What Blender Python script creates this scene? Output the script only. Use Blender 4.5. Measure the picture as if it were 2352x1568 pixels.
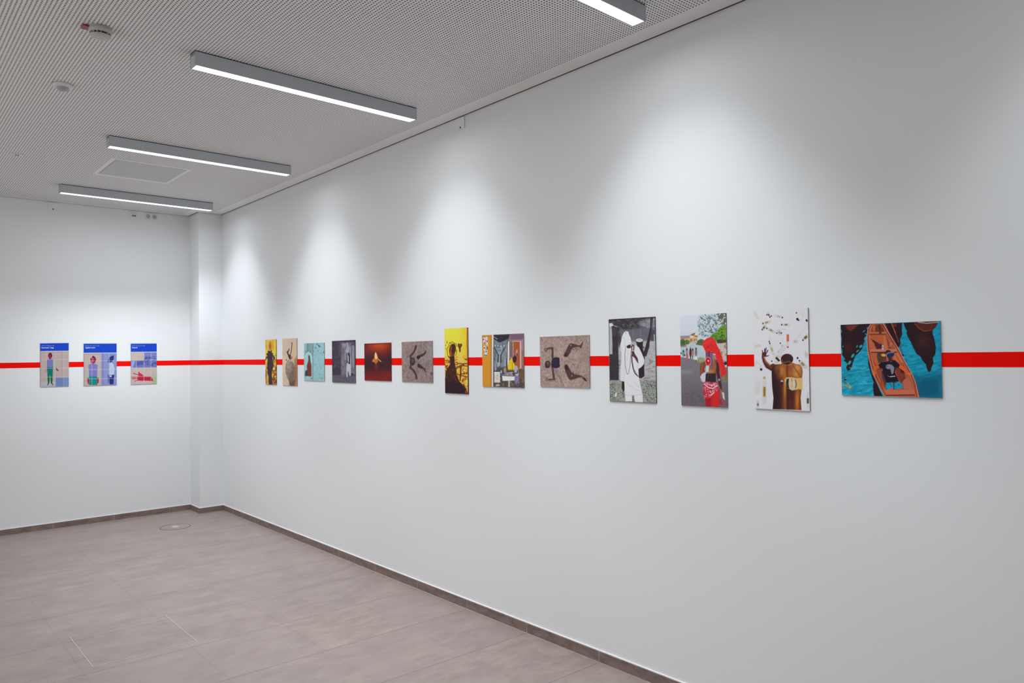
import bpy, bmesh, math, random
import numpy as np
from mathutils import Vector, Matrix

for o in list(bpy.data.objects): bpy.data.objects.remove(o)
SC = bpy.context.scene
COL = SC.collection
# ================================================================ camera, exposure, world
# room axes: right wall is the plane x = 0, the corner with the column is at the origin,
# the room lies at x < 0, the camera looks towards +y; metres
CAM = (-3.09041, -8.50193, 1.70)
YAW, PITCH, ROLL, FPX = 0.71748, 0.01822, -0.01286, 1719.28
cam_data = bpy.data.cameras.new('camera'); cam = bpy.data.objects.new('camera', cam_data); COL.objects.link(cam)
cam_data.sensor_width = 36.0; cam_data.sensor_fit = 'HORIZONTAL'; cam_data.lens = FPX * 36.0 / 2352.0
cam_data.clip_start = 0.05
fw = Vector((math.sin(YAW) * math.cos(PITCH), math.cos(YAW) * math.cos(PITCH), math.sin(PITCH)))
rt = fw.cross(Vector((0, 0, 1))).normalized(); up = rt.cross(fw)
c_, s_ = math.cos(ROLL), math.sin(ROLL)
r2 = c_ * rt + s_ * up; u2 = -s_ * rt + c_ * up
M = Matrix((r2, u2, -fw)).transposed().to_4x4(); M.translation = CAM
cam.matrix_world = M
SC.camera = cam
vs = SC.view_settings
vs.view_transform = 'Standard'; vs.look = 'None'; vs.gamma = 1.0; vs.use_curve_mapping = False
vs.exposure = EXPO = 0.0
SC.display_settings.display_device = 'sRGB'
SKY_FILL = 1.25                          # sky level for the fill through the added left-wall windows
world = bpy.data.worlds.new('world'); SC.world = world; world.use_nodes = True
world.node_tree.nodes['Background'].inputs[0].default_value = (1.0, 0.98, 0.955, 1)
world.node_tree.nodes['Background'].inputs[1].default_value = SKY_FILL

LAMP_W = 50.0                       # output of each linear ceiling lamp
LAMP_COL = (0.885, 0.96, 1.01)
LAMP_SPREAD = math.radians(180)
T_IN, T_OUT, T_RES, L_IN, L_OUT, WIDE = .45, 1.15, .03, .0, 1.5, .10

H = 3.327          # ceiling height
D = 0.3095         # the wall behind the column stands this far back
CW = 0.259         # column width
XL, YN = -4.75, -11.2   # left wall, wall behind the camera
BH = 0.0603

# ================================================================ materials
def srgb(r, g, b):
    f = lambda c: ((c / 255 + .055) / 1.055) ** 2.4 if c > 10 else c / 255 / 12.92
    return (f(r), f(g), f(b), 1)
def mat(name, col, rough=.6, metal=0., emit=None, es=0., spec=.5):
    m = bpy.data.materials.new(name); m.use_nodes = True; b = m.node_tree.nodes['Principled BSDF']
    b.inputs['Base Color'].default_value = col; b.inputs['Roughness'].default_value = rough; b.inputs['Metallic'].default_value = metal
    b.inputs['Specular IOR Level'].default_value = spec
    if emit: b.inputs['Emission Color'].default_value = emit; b.inputs['Emission Strength'].default_value = es
    return m
class NT:
    def __init__(s, m): s.t = m.node_tree; s.n = s.t.nodes; s.l = s.t.links; s.b = s.n['Principled BSDF']
    def new(s, typ, **kw):
        n = s.n.new(typ)
        for k, v in kw.items(): setattr(n, k, v)
        return n
    def put(s, sock, v):
        if hasattr(v, 'links') or isinstance(v, bpy.types.NodeSocket): s.l.new(v, sock)
        else: sock.default_value = v
    def math(s, op, a, b=0., c=None):
        n = s.new('ShaderNodeMath', operation=op); s.put(n.inputs[0], a); s.put(n.inputs[1], b)
        if c is not None: s.put(n.inputs[2], c)
        return n.outputs[0]
    def coord(s):
        tc = s.new('ShaderNodeTexCoord'); sp = s.new('ShaderNodeSeparateXYZ'); s.l.new(tc.outputs['Object'], sp.inputs[0]); return tc.outputs['Object'], sp.outputs
    def noise(s, vec, scale, detail=2., rough=.5, stretch=None):
        if stretch:
            mp = s.new('ShaderNodeMapping'); s.l.new(vec, mp.inputs[0]); mp.inputs['Scale'].default_value = stretch; vec = mp.outputs[0]
        n = s.new('ShaderNodeTexNoise'); s.l.new(vec, n.inputs['Vector']); n.inputs['Scale'].default_value = scale; n.inputs['Detail'].default_value = detail; n.inputs['Roughness'].default_value = rough
        return n.outputs['Fac']
    def mix(s, f, a, b):
        n = s.new('ShaderNodeMix', data_type='RGBA'); s.put(n.inputs[0], f); s.put(n.inputs[6], a); s.put(n.inputs[7], b); return n.outputs[2]
    def rng(s, v, a, b, c, d):
        n = s.new('ShaderNodeMapRange'); s.put(n.inputs[0], v)
        for i, x in enumerate((a, b, c, d)): n.inputs[i + 1].default_value = x
        return n.outputs[0]
    def bump(s, h, st, dist=.002):
        n = s.new('ShaderNodeBump'); s.put(n.inputs['Height'], h); n.inputs['Strength'].default_value = st; n.inputs['Distance'].default_value = dist; s.l.new(n.outputs[0], s.b.inputs['Normal'])

M_WALL = mat('wall_paint', (.872, .89, .902, 1), .75, spec=.25)
t = NT(M_WALL); v, xyz = t.coord(); t.bump(t.noise(v, 160, 3), .10, .001)
M_NEARW = mat('grey_partition', (.66, .70, .74, 1), .5)  # unseen near wall, greyed to cut the bounced light
M_ACCENT = mat('red_paint', (.99, .004, .001, 1), .85, spec=.1)
t = NT(M_ACCENT); v, xyz = t.coord(); t.bump(t.noise(v, 160, 3), .08, .001)

PITCH_H = .0173
M_CEIL = mat('perforated_plasterboard', (.90, .88, .88, 1), .85, spec=.1)
t = NT(M_CEIL); v, xyz = t.coord()
fx = t.math('SUBTRACT', t.math('FRACT', t.math('DIVIDE', t.math('ADD', xyz[0], 50 * PITCH_H * 8 + .134 + PITCH_H / 2), PITCH_H)), .5)
fy = t.math('SUBTRACT', t.math('FRACT', t.math('DIVIDE', t.math('ADD', xyz[1], 1000 * PITCH_H + 6.112 + PITCH_H / 2), PITCH_H)), .5)
r = t.math('SQRT', t.math('ADD', t.math('MULTIPLY', fx, fx), t.math('MULTIPLY', fy, fy)))
hole = t.math('LESS_THAN', r, .245)
plain = t.math('MAXIMUM', t.math('GREATER_THAN', xyz[0], -.134 - .006 + .012), t.math('GREATER_THAN', xyz[1], D - .055))
plain = t.math('MAXIMUM', plain, t.math('MULTIPLY', t.math('GREATER_THAN', xyz[0], -CW - .10), t.math('GREATER_THAN', xyz[1], -.10)))
plain = t.math('MAXIMUM', plain, t.math('LESS_THAN', t.math('ABSOLUTE', t.math('SUBTRACT', xyz[2], H)), -1))
hole = t.math('MULTIPLY', hole, t.math('SUBTRACT', 1., plain))
t.l.new(t.mix(hole, (.90, .88, .88, 1), (.035, .032, .036, 1)), t.b.inputs['Base Color'])
M_VOID_SHADE = mat('ceiling_void', (.03, .028, .026, 1), .9)

FX0, FXP, FY0, FYP = -.485, .560, -4.480, .5935
def tile_lines(t, xyz, w, usex=True, usey=True):
    out = None
    for on, c, o0, p in ((usex, xyz[0], FX0, FXP), (usey, xyz[1], FY0, FYP)):
        if not on: continue
        f = t.math('ABSOLUTE', t.math('SUBTRACT', t.math('FRACT', t.math('DIVIDE', t.math('ADD', c, -o0 + p * 40.5), p)), .5))
        l = t.math('LESS_THAN', f, w / p / 2)
        out = l if out is None else t.math('MAXIMUM', out, l)
    return out
M_FLOOR = mat('stone_look_tiles', (.35, .31, .29, 1), .5, spec=.35)
t = NT(M_FLOOR); v, xyz = t.coord()
n1 = t.noise(v, 1.0, 6, .68, (2.2, 4.2, 1)); n2 = t.noise(v, 1.0, 8, .72, (7, 15, 1)); n3 = t.noise(v, 1.0, 5, .6, (30, 60, 1))
ix = t.math('FLOOR', t.math('DIVIDE', t.math('ADD', xyz[0], -FX0 + FXP * 40), FXP)); iy = t.math('FLOOR', t.math('DIVIDE', t.math('ADD', xyz[1], -FY0 + FYP * 40), FYP))
cv = t.new('ShaderNodeCombineXYZ'); t.l.new(ix, cv.inputs[0]); t.l.new(iy, cv.inputs[1]); wn = t.new('ShaderNodeTexWhiteNoise', noise_dimensions='3D'); t.l.new(cv.outputs[0], wn.inputs['Vector'])
base = t.mix(t.rng(n1, .38, .62, 0, 1), (0.274, 0.217, 0.196, 1), (0.336, 0.270, 0.243, 1))
base = t.mix(t.math('MULTIPLY', t.rng(n2, .5, .66, 0, 1), .6), base, (0.378, 0.310, 0.280, 1))
base = t.mix(t.math('MULTIPLY', t.rng(n2, .48, .32, 0, 1), .6), base, (0.218, 0.165, 0.151, 1))
base = t.mix(t.math('MULTIPLY', t.rng(n3, .6, .75, 0, 1), .3), base, (0.391, 0.321, 0.293, 1))
base = t.mix(t.math('MULTIPLY', wn.outputs['Value'], .30), base, (0.287, 0.231, 0.213, 1))
base = t.mix(t.math('MAXIMUM', t.math('MULTIPLY', tile_lines(t, xyz, .0045, True, False), .30), t.math('MULTIPLY', tile_lines(t, xyz, .0065, False, True), .72)), base, (0.169, 0.129, 0.115, 1))
t.l.new(base, t.b.inputs['Base Color']); t.l.new(t.rng(n2, .3, .7, .42, .6), t.b.inputs['Roughness'])
t.bump(n2, .05)
def skirt_mat(name, usex, usey):
    m = mat(name, (.15, .11, .1, 1), .5, spec=.3); t = NT(m); v, xyz = t.coord()
    n = t.noise(v, 1, 5, .6, (12, 12, 30)); c = t.mix(t.rng(n, .35, .7, 0, 1), (.185, .132, .115, 1), (.300, .218, .190, 1))
    c = t.mix(tile_lines(t, xyz, .004, usex, usey), c, (.42, .36, .33, 1)); t.l.new(c, t.b.inputs['Base Color']); return m
M_SKY_, M_SKX = skirt_mat('skirting_tile_y', False, True), skirt_mat('skirting_tile_x', True, False)
M_SEAL = mat('white_sealant', (.88, .88, .88, 1), .5)
M_GROUT = mat('grout', (.50, .44, .42, 1), .8)
M_LAMP = mat('grey_lacquered_aluminium', (.54, .585, .62, 1), .45, .0)
M_LAMP2 = mat('lamp_end_cap', (.52, .56, .575, 1), .5, .0)
M_DIFF = mat('lit_opal_diffuser', (.9, .9, .9, 1), .5, 0, (.96, .985, 1, 1), 2.5)
M_DARK = mat('dark_gap', (.025, .025, .03, 1), .8)
M_PLAST = mat('white_plastic', (.76, .76, .745, 1), .4)
M_PLAST2 = mat('ivory_plastic', (.55, .545, .50, 1), .45)
M_LENS = mat('sensor_lens', (.42, .41, .44, 1), .35)
M_RED = mat('red_film', (.36, .05, .08, 1), .4)
M_STEEL = mat('brushed_steel', (.62, .60, .58, 1), .35, .6)
M_PANEL = mat('panel_paint', (.62, .645, .645, 1), .8, spec=.1)
M_FRAME = mat('panel_border_paint', (.90, .88, .88, 1), .85, spec=.1)
M_PEDGE = mat('panel_edge', (.20, .19, .19, 1), .6)

# ================================================================ builders
def link(name, me, m, parent=None, loc=None, rz=0.):
    for x in (m if isinstance(m, (list, tuple)) else [m]): me.materials.append(x)
    o = bpy.data.objects.new(name, me); COL.objects.link(o)
    if loc is not None: o.location = loc; o.rotation_euler = (0, 0, rz)
    if parent: o.parent = parent
    return o
def bm_box(bm, a, b, bev=0.):
    vs_ = [bm.verts.new((x, y, z)) for z in (a[2], b[2]) for y in (a[1], b[1]) for x in (a[0], b[0])]
    fs = [bm.faces.new([vs_[i] for i in q]) for q in ((0, 2, 3, 1), (4, 5, 7, 6), (0, 1, 5, 4), (2, 6, 7, 3), (0, 4, 6, 2), (1, 3, 7, 5))]
    if bev: bmesh.ops.bevel(bm, geom=list({e for f in fs for e in f.edges}), offset=bev, segments=2, affect='EDGES', profile=.5)
def bm_lathe(bm, prof, c=(0, 0), seg=40):
    rings = []
    for r, z in prof:
        rings.append([bm.verts.new((c[0] + r * math.cos(2 * math.pi * i / seg), c[1] + r * math.sin(2 * math.pi * i / seg), z)) for i in range(seg)] if r > 1e-6 else [bm.verts.new((c[0], c[1], z))])
    for a, b in zip(rings, rings[1:]):
        for i in range(seg):
            j = (i + 1) % seg
            if len(a) == 1 and len(b) > 1: bm.faces.new((a[0], b[j], b[i]))
            elif len(b) == 1 and len(a) > 1: bm.faces.new((a[i], a[j], b[0]))
            elif len(a) > 1: bm.faces.new((a[i], a[j], b[j], b[i]))
def done(bm, name, m, parent=None, loc=None, rz=0., smooth=False):
    bmesh.ops.recalc_face_normals(bm, faces=bm.faces); me = bpy.data.meshes.new(name); bm.to_mesh(me); bm.free()
    if smooth: me.polygons.foreach_set('use_smooth', [True] * len(me.polygons))
    return link(name, me, m, parent, loc, rz)
def box(name, a, b, m, parent=None, bev=0., loc=None, rz=0.):
    bm = bmesh.new(); bm_box(bm, a, b, bev); return done(bm, name, m, parent, loc, rz)
def struct(o): o['kind'] = 'structure'; return o
def tag(o, label, cat, group=None):
    o['label'] = label; o['category'] = cat
    if group: o['group'] = group
    return o
def thing(name, label, cat, loc, group=None, rz=0.):
    o = bpy.data.objects.new(name, None); COL.objects.link(o); o.location = loc; o.rotation_euler = (0, 0, rz); o.empty_display_size = .05
    return tag(o, label, cat, group)
def prism(pts, z0, z1, name, m, parent=None):
    bm = bmesh.new(); lo = [bm.verts.new((x, y, z0)) for x, y in pts]; hi = [bm.verts.new((x, y, z1)) for x, y in pts]
    bm.faces.new(lo[::-1]); bm.faces.new(hi)
    for i in range(len(pts)): j = (i + 1) % len(pts); bm.faces.new((lo[i], lo[j], hi[j], hi[i]))
    return done(bm, name, m, parent)

# ================================================================ the room
HT = H + .16
struct(box('floor', (XL - .2, YN - .2, -.1), (.2, D + .2, 0), M_FLOOR))
struct(box('wall_right', (0, YN, 0), (.2, D, HT), M_WALL))
struct(box('wall_back', (XL, D, 0), (.2, D + .2, HT), M_WALL))
FILL_WINS = [(-8.2, -6.4), (-5.8, -3.6), (-3.1, -.9)]; WZ0, WZ1 = .85, 2.95     # unseen windows added to the left wall to brighten the room
bm = bmesh.new(); ys = [YN] + [v for w in FILL_WINS for v in w] + [D + .2]
for i in range(0, len(ys), 2): bm_box(bm, (XL - .2, ys[i], 0), (XL, ys[i + 1], HT))
for y0, y1 in FILL_WINS: bm_box(bm, (XL - .2, y0, 0), (XL, y1, WZ0)); bm_box(bm, (XL - .2, y0, WZ1), (XL, y1, HT))
struct(done(bm, 'wall_left', M_WALL))
for i, (y0, y1) in enumerate(FILL_WINS):  # frames and portals of the added windows, there for fill light
    bm = bmesh.new(); w_ = .05; X_ = (XL - .15, XL - .09)
    bm_box(bm, (X_[0], y0, WZ0), (X_[1], y0 + w_, WZ1)); bm_box(bm, (X_[0], y1 - w_, WZ0), (X_[1], y1, WZ1)); ym = (y0 + y1) / 2; bm_box(bm, (X_[0], ym - w_ / 2, WZ0 + w_), (X_[1], ym + w_ / 2, WZ1 - w_))
    bm_box(bm, (X_[0], y0 + w_, WZ0), (X_[1], y1 - w_, WZ0 + w_)); bm_box(bm, (X_[0], y0 + w_, WZ1 - w_), (X_[1], y1 - w_, WZ1))
    wf = struct(done(bm, 'window_%d' % (i + 1), mat('window_frame_grey', (.5, .5, .5, 1), .5)))
    ld = bpy.data.lights.new('daylight_portal', 'AREA'); ld.shape = 'RECTANGLE'; ld.size = WZ1 - WZ0; ld.size_y = y1 - y0; ld.cycles.is_portal = True
    lo = bpy.data.objects.new('daylight_portal', ld); COL.objects.link(lo); lo.location = (XL - .21, ym, (WZ0 + WZ1) / 2); lo.rotation_euler = (0, -math.pi / 2, 0)
struct(box('wall_near', (XL - .2, YN - .2, 0), (.2, YN, HT), M_NEARW))
bm = bmesh.new(); bm_box(bm, (-CW, 0, 0), (0, D, HT))
struct(done(bm, 'wall_column', M_WALL))
G = .013
ce = prism([(XL + .001, YN + .001), (-G, YN + .001), (-G, -G), (-CW - G, -G), (-CW - G, D - G), (XL + .001, D - G)], H, H + .045, 'ceiling', M_CEIL); struct(ce)
struct(box('trim_1', (XL, YN, H + .10), (0, D, HT), M_VOID_SHADE))  # near-black cover paints in the darkness above the ceiling edge
M_GAP_SHADE = mat('shadow_gap_profile', (.10, .085, .08, 1), .8)  # dark strips on the walls stand in for shade inside the ceiling gap
bm = bmesh.new()
bm_box(bm, (-.003, YN, H + .001), (-.0002, -.003, H + .04)); bm_box(bm, (-CW - .003, -.003, H + .001), (-.0002, -.0002, H + .04))
bm_box(bm, (-CW - .003, -.0002, H + .001), (-CW - .0002, D - .003, H + .04)); bm_box(bm, (XL, D - .003, H + .001), (-CW - .0002, D - .0002, H + .04))
struct(done(bm, 'trim_2', M_GAP_SHADE))
bb = struct(box('baseboard_right', (-.010, YN, .003), (0, 0, BH), M_SKY_))
box('sealant', (-.006, YN, BH), (0, 0, BH + .005), M_SEAL, bb); box('grout_joint', (-.012, YN, 0), (0, 0, .003), M_GROUT, bb)
bb = struct(box('baseboard_back', (XL, D - .010, .003), (-CW, D, BH), M_SKX))
box('sealant', (XL, D - .006, BH), (-CW, D, BH + .005), M_SEAL, bb); box('grout_joint', (XL, D - .012, 0), (-CW, D, .003), M_GROUT, bb)
bm = bmesh.new(); bm_box(bm, (-CW - .010, -.010, .003), (-.010, 0, BH)); bm_box(bm, (-CW - .010, 0, .003), (-CW, D - .010, BH))
bb = struct(done(bm, 'baseboard_column', mat('skirting_tile_plain', (.235, .170, .150, 1), .5)))
bm = bmesh.new(); bm_box(bm, (-CW - .006, -.006, BH), (-.006, 0, BH + .005)); bm_box(bm, (-CW - .006, 0, BH), (-CW, D - .006, BH + .005)); done(bm, 'sealant', M_SEAL, bb)
bm = bmesh.new(); bm_box(bm, (-CW - .012, -.012, 0), (-.012, 0, .003)); bm_box(bm, (-CW - .012, 0, 0), (-CW, D - .012, .003)); done(bm, 'grout_joint', M_GROUT, bb)
struct(box('baseboard_left', (XL, YN, 0), (XL + .010, D - .012, BH), M_SKY_)); struct(box('baseboard_near', (XL + .01, YN, 0), (-.012, YN + .010, BH), M_SKX))

# red band painted round the room, one thin layer
S0, S1, ST = 1.6345, 1.6888, .0006
tag(box('red_stripe', (-ST - .0002, YN + .02, S0), (-.0002, -ST, S1), M_ACCENT), 'long bright red stripe running behind the photo prints on the right wall', 'stripe', 'red stripe round the room')
tag(box('red_stripe', (XL, D - ST, S0), (-CW, D, S1), M_ACCENT), 'bright red stripe running behind the three posters on the back wall', 'stripe', 'red stripe round the room')
bm = bmesh.new(); bm_box(bm, (-CW - ST, -ST, S0), (-ST, 0, S1)); bm_box(bm, (-CW - ST, 0, S0), (-CW, D - ST, S1))
tag(done(bm, 'red_stripe', M_ACCENT), 'short bright red stripe wrapped round the white corner column', 'stripe', 'red stripe round the room')

# ================================================================ ceiling lamps
def photometry(ld):
    # luminous distribution of the prismatic cover: about +-36 degrees across the lamp, wide along it
    ld.use_nodes = True; nt = ld.node_tree; em = nt.nodes['Emission']; N = nt.nodes.new
    g = N('ShaderNodeNewGeometry'); sp = N('ShaderNodeSeparateXYZ'); nt.links.new(g.outputs['Incoming'], sp.inputs[0])
    def mt(op, a, b=None):
        n = N('ShaderNodeMath'); n.operation = op
        for i, x in enumerate((a, b)):
            if x is None: continue
            if isinstance(x, bpy.types.NodeSocket): nt.links.new(x, n.inputs[i])
            else: n.inputs[i].default_value = x
        return n.outputs[0]
    def ramp(v, a, b, lo_, hi_):
        n = N('ShaderNodeMapRange'); n.interpolation_type = 'SMOOTHSTEP'; nt.links.new(v, n.inputs[0])
        for i, x in enumerate((a, b, lo_, hi_)): n.inputs[i + 1].default_value = x
        return n.outputs[0]
    z = mt('MAXIMUM', mt('ABSOLUTE', sp.outputs[2]), .001)
    tt = mt('DIVIDE', mt('ABSOLUTE', sp.outputs[1]), z); tl = mt('DIVIDE', mt('ABSOLUTE', sp.outputs[0]), z)
    f = mt('MULTIPLY', ramp(tt, T_IN, T_OUT, 1., T_RES), ramp(tl, L_IN, L_OUT, 1., 0.))
    f = mt('ADD', mt('MULTIPLY', f, 1. - WIDE), WIDE)
    nt.links.new(f, em.inputs['Strength'])
def lamp(xr, ynear, length, slope, label, dim=1.):
    W_, HH = .076, .078; ang = math.atan(slope)
    t = thing('linear_ceiling_lamp', label, 'ceiling lamp', (xr, ynear, H), 'linear ceiling lamps across the perforated ceiling', ang)
    bm = bmesh.new(); L = length
    # hollow profile: two sides and a top, open below for the diffuser
    bm_box(bm, (-L, 0, -HH), (0, .005, -.0052)); bm_box(bm, (-L, W_ - .005, -HH), (0, W_, -.0052)); bm_box(bm, (-L, .005, -.020), (0, W_ - .005, -.0052))
    done(bm, 'housing', M_LAMP, t)
    for x0, x1 in ((-L - .0, -L + .007), (-.007, 0)):
        box('end_cap', (x0, -.0006, -HH - .0004), (x1, W_ + .0006, -.0050), M_LAMP2, t)
    box('mounting_gap', (-L + .001, .0012, -.0052), (-.001, W_ - .0012, -.0001), M_DARK, t)  # near-black plate paints the shade between lamp and ceiling
    box('diffuser', (-L + .010, .0055, -HH + .0005), (-.010, W_ - .0055, -HH + .006), M_DIFF, t)
    ld = bpy.data.lights.new('lamp_light', 'AREA'); ld.shape = 'RECTANGLE'; ld.size = L - .03; ld.size_y = .060; ld.energy = LAMP_W * dim; ld.color = LAMP_COL; ld.spread = LAMP_SPREAD
    photometry(ld)
    lo = bpy.data.objects.new('lamp_light', ld); COL.objects.link(lo); lo.parent = t; lo.location = (-L / 2, W_ / 2, -HH - .003)
    return t
lamp(-.325, -6.313, 1.42, .033, 'grey linear ceiling lamp cut by the top edge of the picture, nearest to the viewer')
lamp(-.340, -4.430, 1.42, .0296, 'long grey linear ceiling lamp fully in view, largest of the whole ones')
lamp(-.341, -2.535, 1.392, .011, 'grey linear ceiling lamp directly in front of the pale square ceiling panel')
lamp(-.312, -.605, 1.388, .018, 'grey linear ceiling lamp farthest away, closest to the back wall sockets')
lamp(-.325, -8.20, 1.42, 0., 'grey linear ceiling lamp out of the picture, above the viewer', .55)

# ================================================================ ceiling fittings
cx, cy = -2.2035, -4.452
t = thing('smoke_detector', 'ivory round smoke detector with a red tag on the perforated ceiling', 'smoke detector', (cx, cy, H))
bm = bmesh.new(); bm_lathe(bm, [(0, 0), (.046, 0), (.050, -.004), (.050, -.008), (0, -.008)]); done(bm, 'base', M_PLAST2, t, smooth=False)
bm = bmesh.new(); bm_lathe(bm, [(.044, -.004), (.0515, -.010), (.0530, -.018), (.0500, -.026), (.0478, -.0295), (0, -.0295)]); done(bm, 'body', M_PLAST2, t, smooth=True)
bm = bmesh.new(); bm_lathe(bm, [(0, -.030), (.0400, -.030), (.0400, -.040), (0, -.040)]); done(bm, 'smoke_inlet', M_DARK, t)
bm = bmesh.new(); bm_lathe(bm, [(0, -.0390), (.047, -.0390), (.0465, -.043), (.040, -.0475), (.026, -.050), (0, -.050)]); done(bm, 'cap', M_PLAST2, t, smooth=True)
for a in (-60, -100, -120, -142, -165, 170, 120, 80, 40, 0, -35):
    bm = bmesh.new(); bm_box(bm, (.041, -.0016, -.0400), (.0480, .0016, -.0290)); bm.transform(Matrix.Rotation(math.radians(a), 4, 'Z')); done(bm, 'rib', M_PLAST2, t)
box('red_tag', (-.076, -.004, -.010), (-.040, .045, -.004), M_RED, t, loc=(0, 0, 0))

cx, cy = -2.190, -3.478
t = thing('motion_sensor', 'white domed round motion sensor on the ceiling beyond the smoke detector', 'sensor', (cx, cy, H))
bm = bmesh.new(); bm_lathe(bm, [(0, 0), (.049, 0), (.0525, -.004), (.0525, -.011), (.046, -.017), (.034, -.020), (0, -.020)]); done(bm, 'base', M_PLAST, t, smooth=True)
bm = bmesh.new(); bm_lathe(bm, [(.034, -.018), (.0315, -.028), (.024, -.036), (.012, -.040), (0, -.041)]); done(bm, 'lens', M_LENS, t, smooth=True)

cx, cy = -2.158, -1.545
t = thing('ceiling_fitting', 'small flat round white ceiling fitting with two dark slots, near the left edge', 'ceiling fitting', (cx, cy, H))
bm = bmesh.new(); bm_lathe(bm, [(0, 0), (.043, 0), (.045, -.003), (.040, -.006), (0, -.007)]); done(bm, 'plate', M_PLAST, t, smooth=True)
for s in (-1, 1): box('slot', (s * .008 - .0035, -.018, -.0085), (s * .008 + .0035, .010, -.0068), M_DARK, t)

t = thing('ceiling_access_panel', 'pale square access panel with a smooth border set flush in the perforated ceiling', 'access panel', (-1.25, -1.56, H))
X0, X1, Y0, Y1 = -.310, .306, -.330, .352
x0, x1, y0, y1 = -.276, .284, -.293, .300
bm = bmesh.new()
bm_box(bm, (X0, Y0, -.002), (X1, y0, -.0001)); bm_box(bm, (X0, y1, -.002), (X1, Y1, -.0001)); bm_box(bm, (X0, y0, -.002), (x0, y1, -.0001)); bm_box(bm, (x1, y0, -.002), (X1, y1, -.0001))
done(bm, 'border', M_FRAME, t)
box('reveal', (x0, y0, -.0012), (x1, y1, -.0001), mat('reveal_shadow_gap', (.16, .15, .16, 1), .9), t)
box('door', (x0 + .004, y0 + .0015, -.003), (x1 - .0015, y1 - .0015, -.0013), M_PANEL, t)

# ================================================================ wall boxes and sockets (under the ceiling edge)
t = thing('blank_cable_outlet', 'white blank cable outlet high on the right wall beside the second lamp', 'cable outlet', (0, -4.463, 3.283))
box('cover', (-.009, -.042, -.041), (0, .042, .036), M_WALL, t, .001); box('cable_hole', (-.0096, -.006, -.036), (-.0088, .006, -.024), M_DARK, t)
t = thing('blank_cable_outlet', 'white blank cable outlet high on the back wall, far left of the sockets', 'cable outlet', (-1.600, D, 3.279))
box('cover', (-.039, -.009, -.044), (.039, 0, .038), M_WALL, t, .001); box('cable_hole', (-.005, -.0096, -.037), (.005, -.0088, -.023), M_DARK, t)
def plate(t, cx, w, m=M_WALL):
    box('frame', (cx - w / 2, -.007, -.039), (cx + w / 2, 0, .039), m, t, .001)
    return box('insert', (cx - w / 2 + .012, -.0095, -.029), (cx + w / 2 - .012, -.0068, .029), M_PLAST, t, .0008)
t = thing('network_socket', 'white network socket with two dark ports, left of the double power socket', 'network socket', (-.840, D, 3.279))
plate(t, 0, .080)
for s in (-1, 1): box('port', (s * .0095 - .0065, -.0102, -.019), (s * .0095 + .0065, -.0093, -.005), M_DARK, t)
t = thing('double_power_socket', 'white double power socket below the ceiling on the back wall near the column', 'power socket', (-.664, D, 3.277))
M_SOCK = mat('socket_well', (.50, .50, .485, 1), .5)
box('frame', (-.066, -.007, -.040), (.066, 0, .040), M_WALL, t, .001)
for s in (-1, 1):
    ins = box('socket_insert', (s * .033 - .027, -.0095, -.030), (s * .033 + .027, -.0068, .030), M_PLAST, t, .0008)
    bm = bmesh.new(); bm_lathe(bm, [(0, 0), (.020, 0), (.020, .0008), (0, .0008)], seg=28)
    for v_ in bm.verts: x, y, z = v_.co; v_.co = (x + s * .033, -.0096 - z, y)
    done(bm, 'socket_well', M_SOCK, ins)
    bm = bmesh.new()
    for dx, dz in ((-.0095, 0), (.0095, 0), (0, .017), (0, -.017)): bm_box(bm, (s * .033 + dx - .003, -.0112, dz - .003), (s * .033 + dx + .003, -.0103, dz + .003))
    done(bm, 'contacts', M_DARK, ins)

# ================================================================ floor hatch and round floor box
t = thing('floor_hatch', 'rectangular tiled floor hatch with a thin steel frame in the foreground', 'floor hatch', (-1.825, -3.503, 0))
X0, X1, Y0, Y1, W_ = -.285, .275, -.306, .304, .0045
bm = bmesh.new()
for a, b in (((X0, Y0), (X1, Y0 + W_)), ((X0, Y1 - W_), (X1, Y1)), ((X0, Y0 + W_), (X0 + W_, Y1 - W_)), ((X1 - W_, Y0 + W_), (X1, Y1 - W_))): bm_box(bm, (*a, .0001), (*b, .0016))
done(bm, 'frame', M_STEEL, t)
me = bpy.data.meshes.new('tiled_lid'); lid = box('tiled_lid', (X0 + W_ + .0015, Y0 + W_ + .0015, .0001), (X1 - W_ - .0015, Y1 - W_ - .0015, .0010), M_FLOOR, t)
lid.data.transform(Matrix.Translation((-1.825, -3.503, 0))); lid.location = (1.825, 3.503, 0)
t = thing('round_floor_box', 'round floor box with a small pale centre plug, near the column', 'floor box', (-.665, -.480, 0))
R = .145
bm = bmesh.new(); bm_lathe(bm, [(R - .006, .0001), (R, .0001), (R, .0016), (R - .006, .0016), (R - .006, .0001)], seg=64); done(bm, 'ring', mat('dark_ring', (.07, .055, .055, 1), .4), t)
bm = bmesh.new(); bm_lathe(bm, [(0, .0001), (R - .0065, .0001), (R - .0065, .0010), (0, .0010)], seg=64); lid = done(bm, 'tiled_lid', M_FLOOR, t)
lid.data.transform(Matrix.Translation((-.665, -.480, 0))); lid.location = (.665, .480, 0)
bm = bmesh.new(); bm_lathe(bm, [(0, .001), (.034, .001), (.032, .004), (0, .005)], seg=32); done(bm, 'plug', mat('pale_metal', (.46, .46, .45, 1), .5), t)

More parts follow.
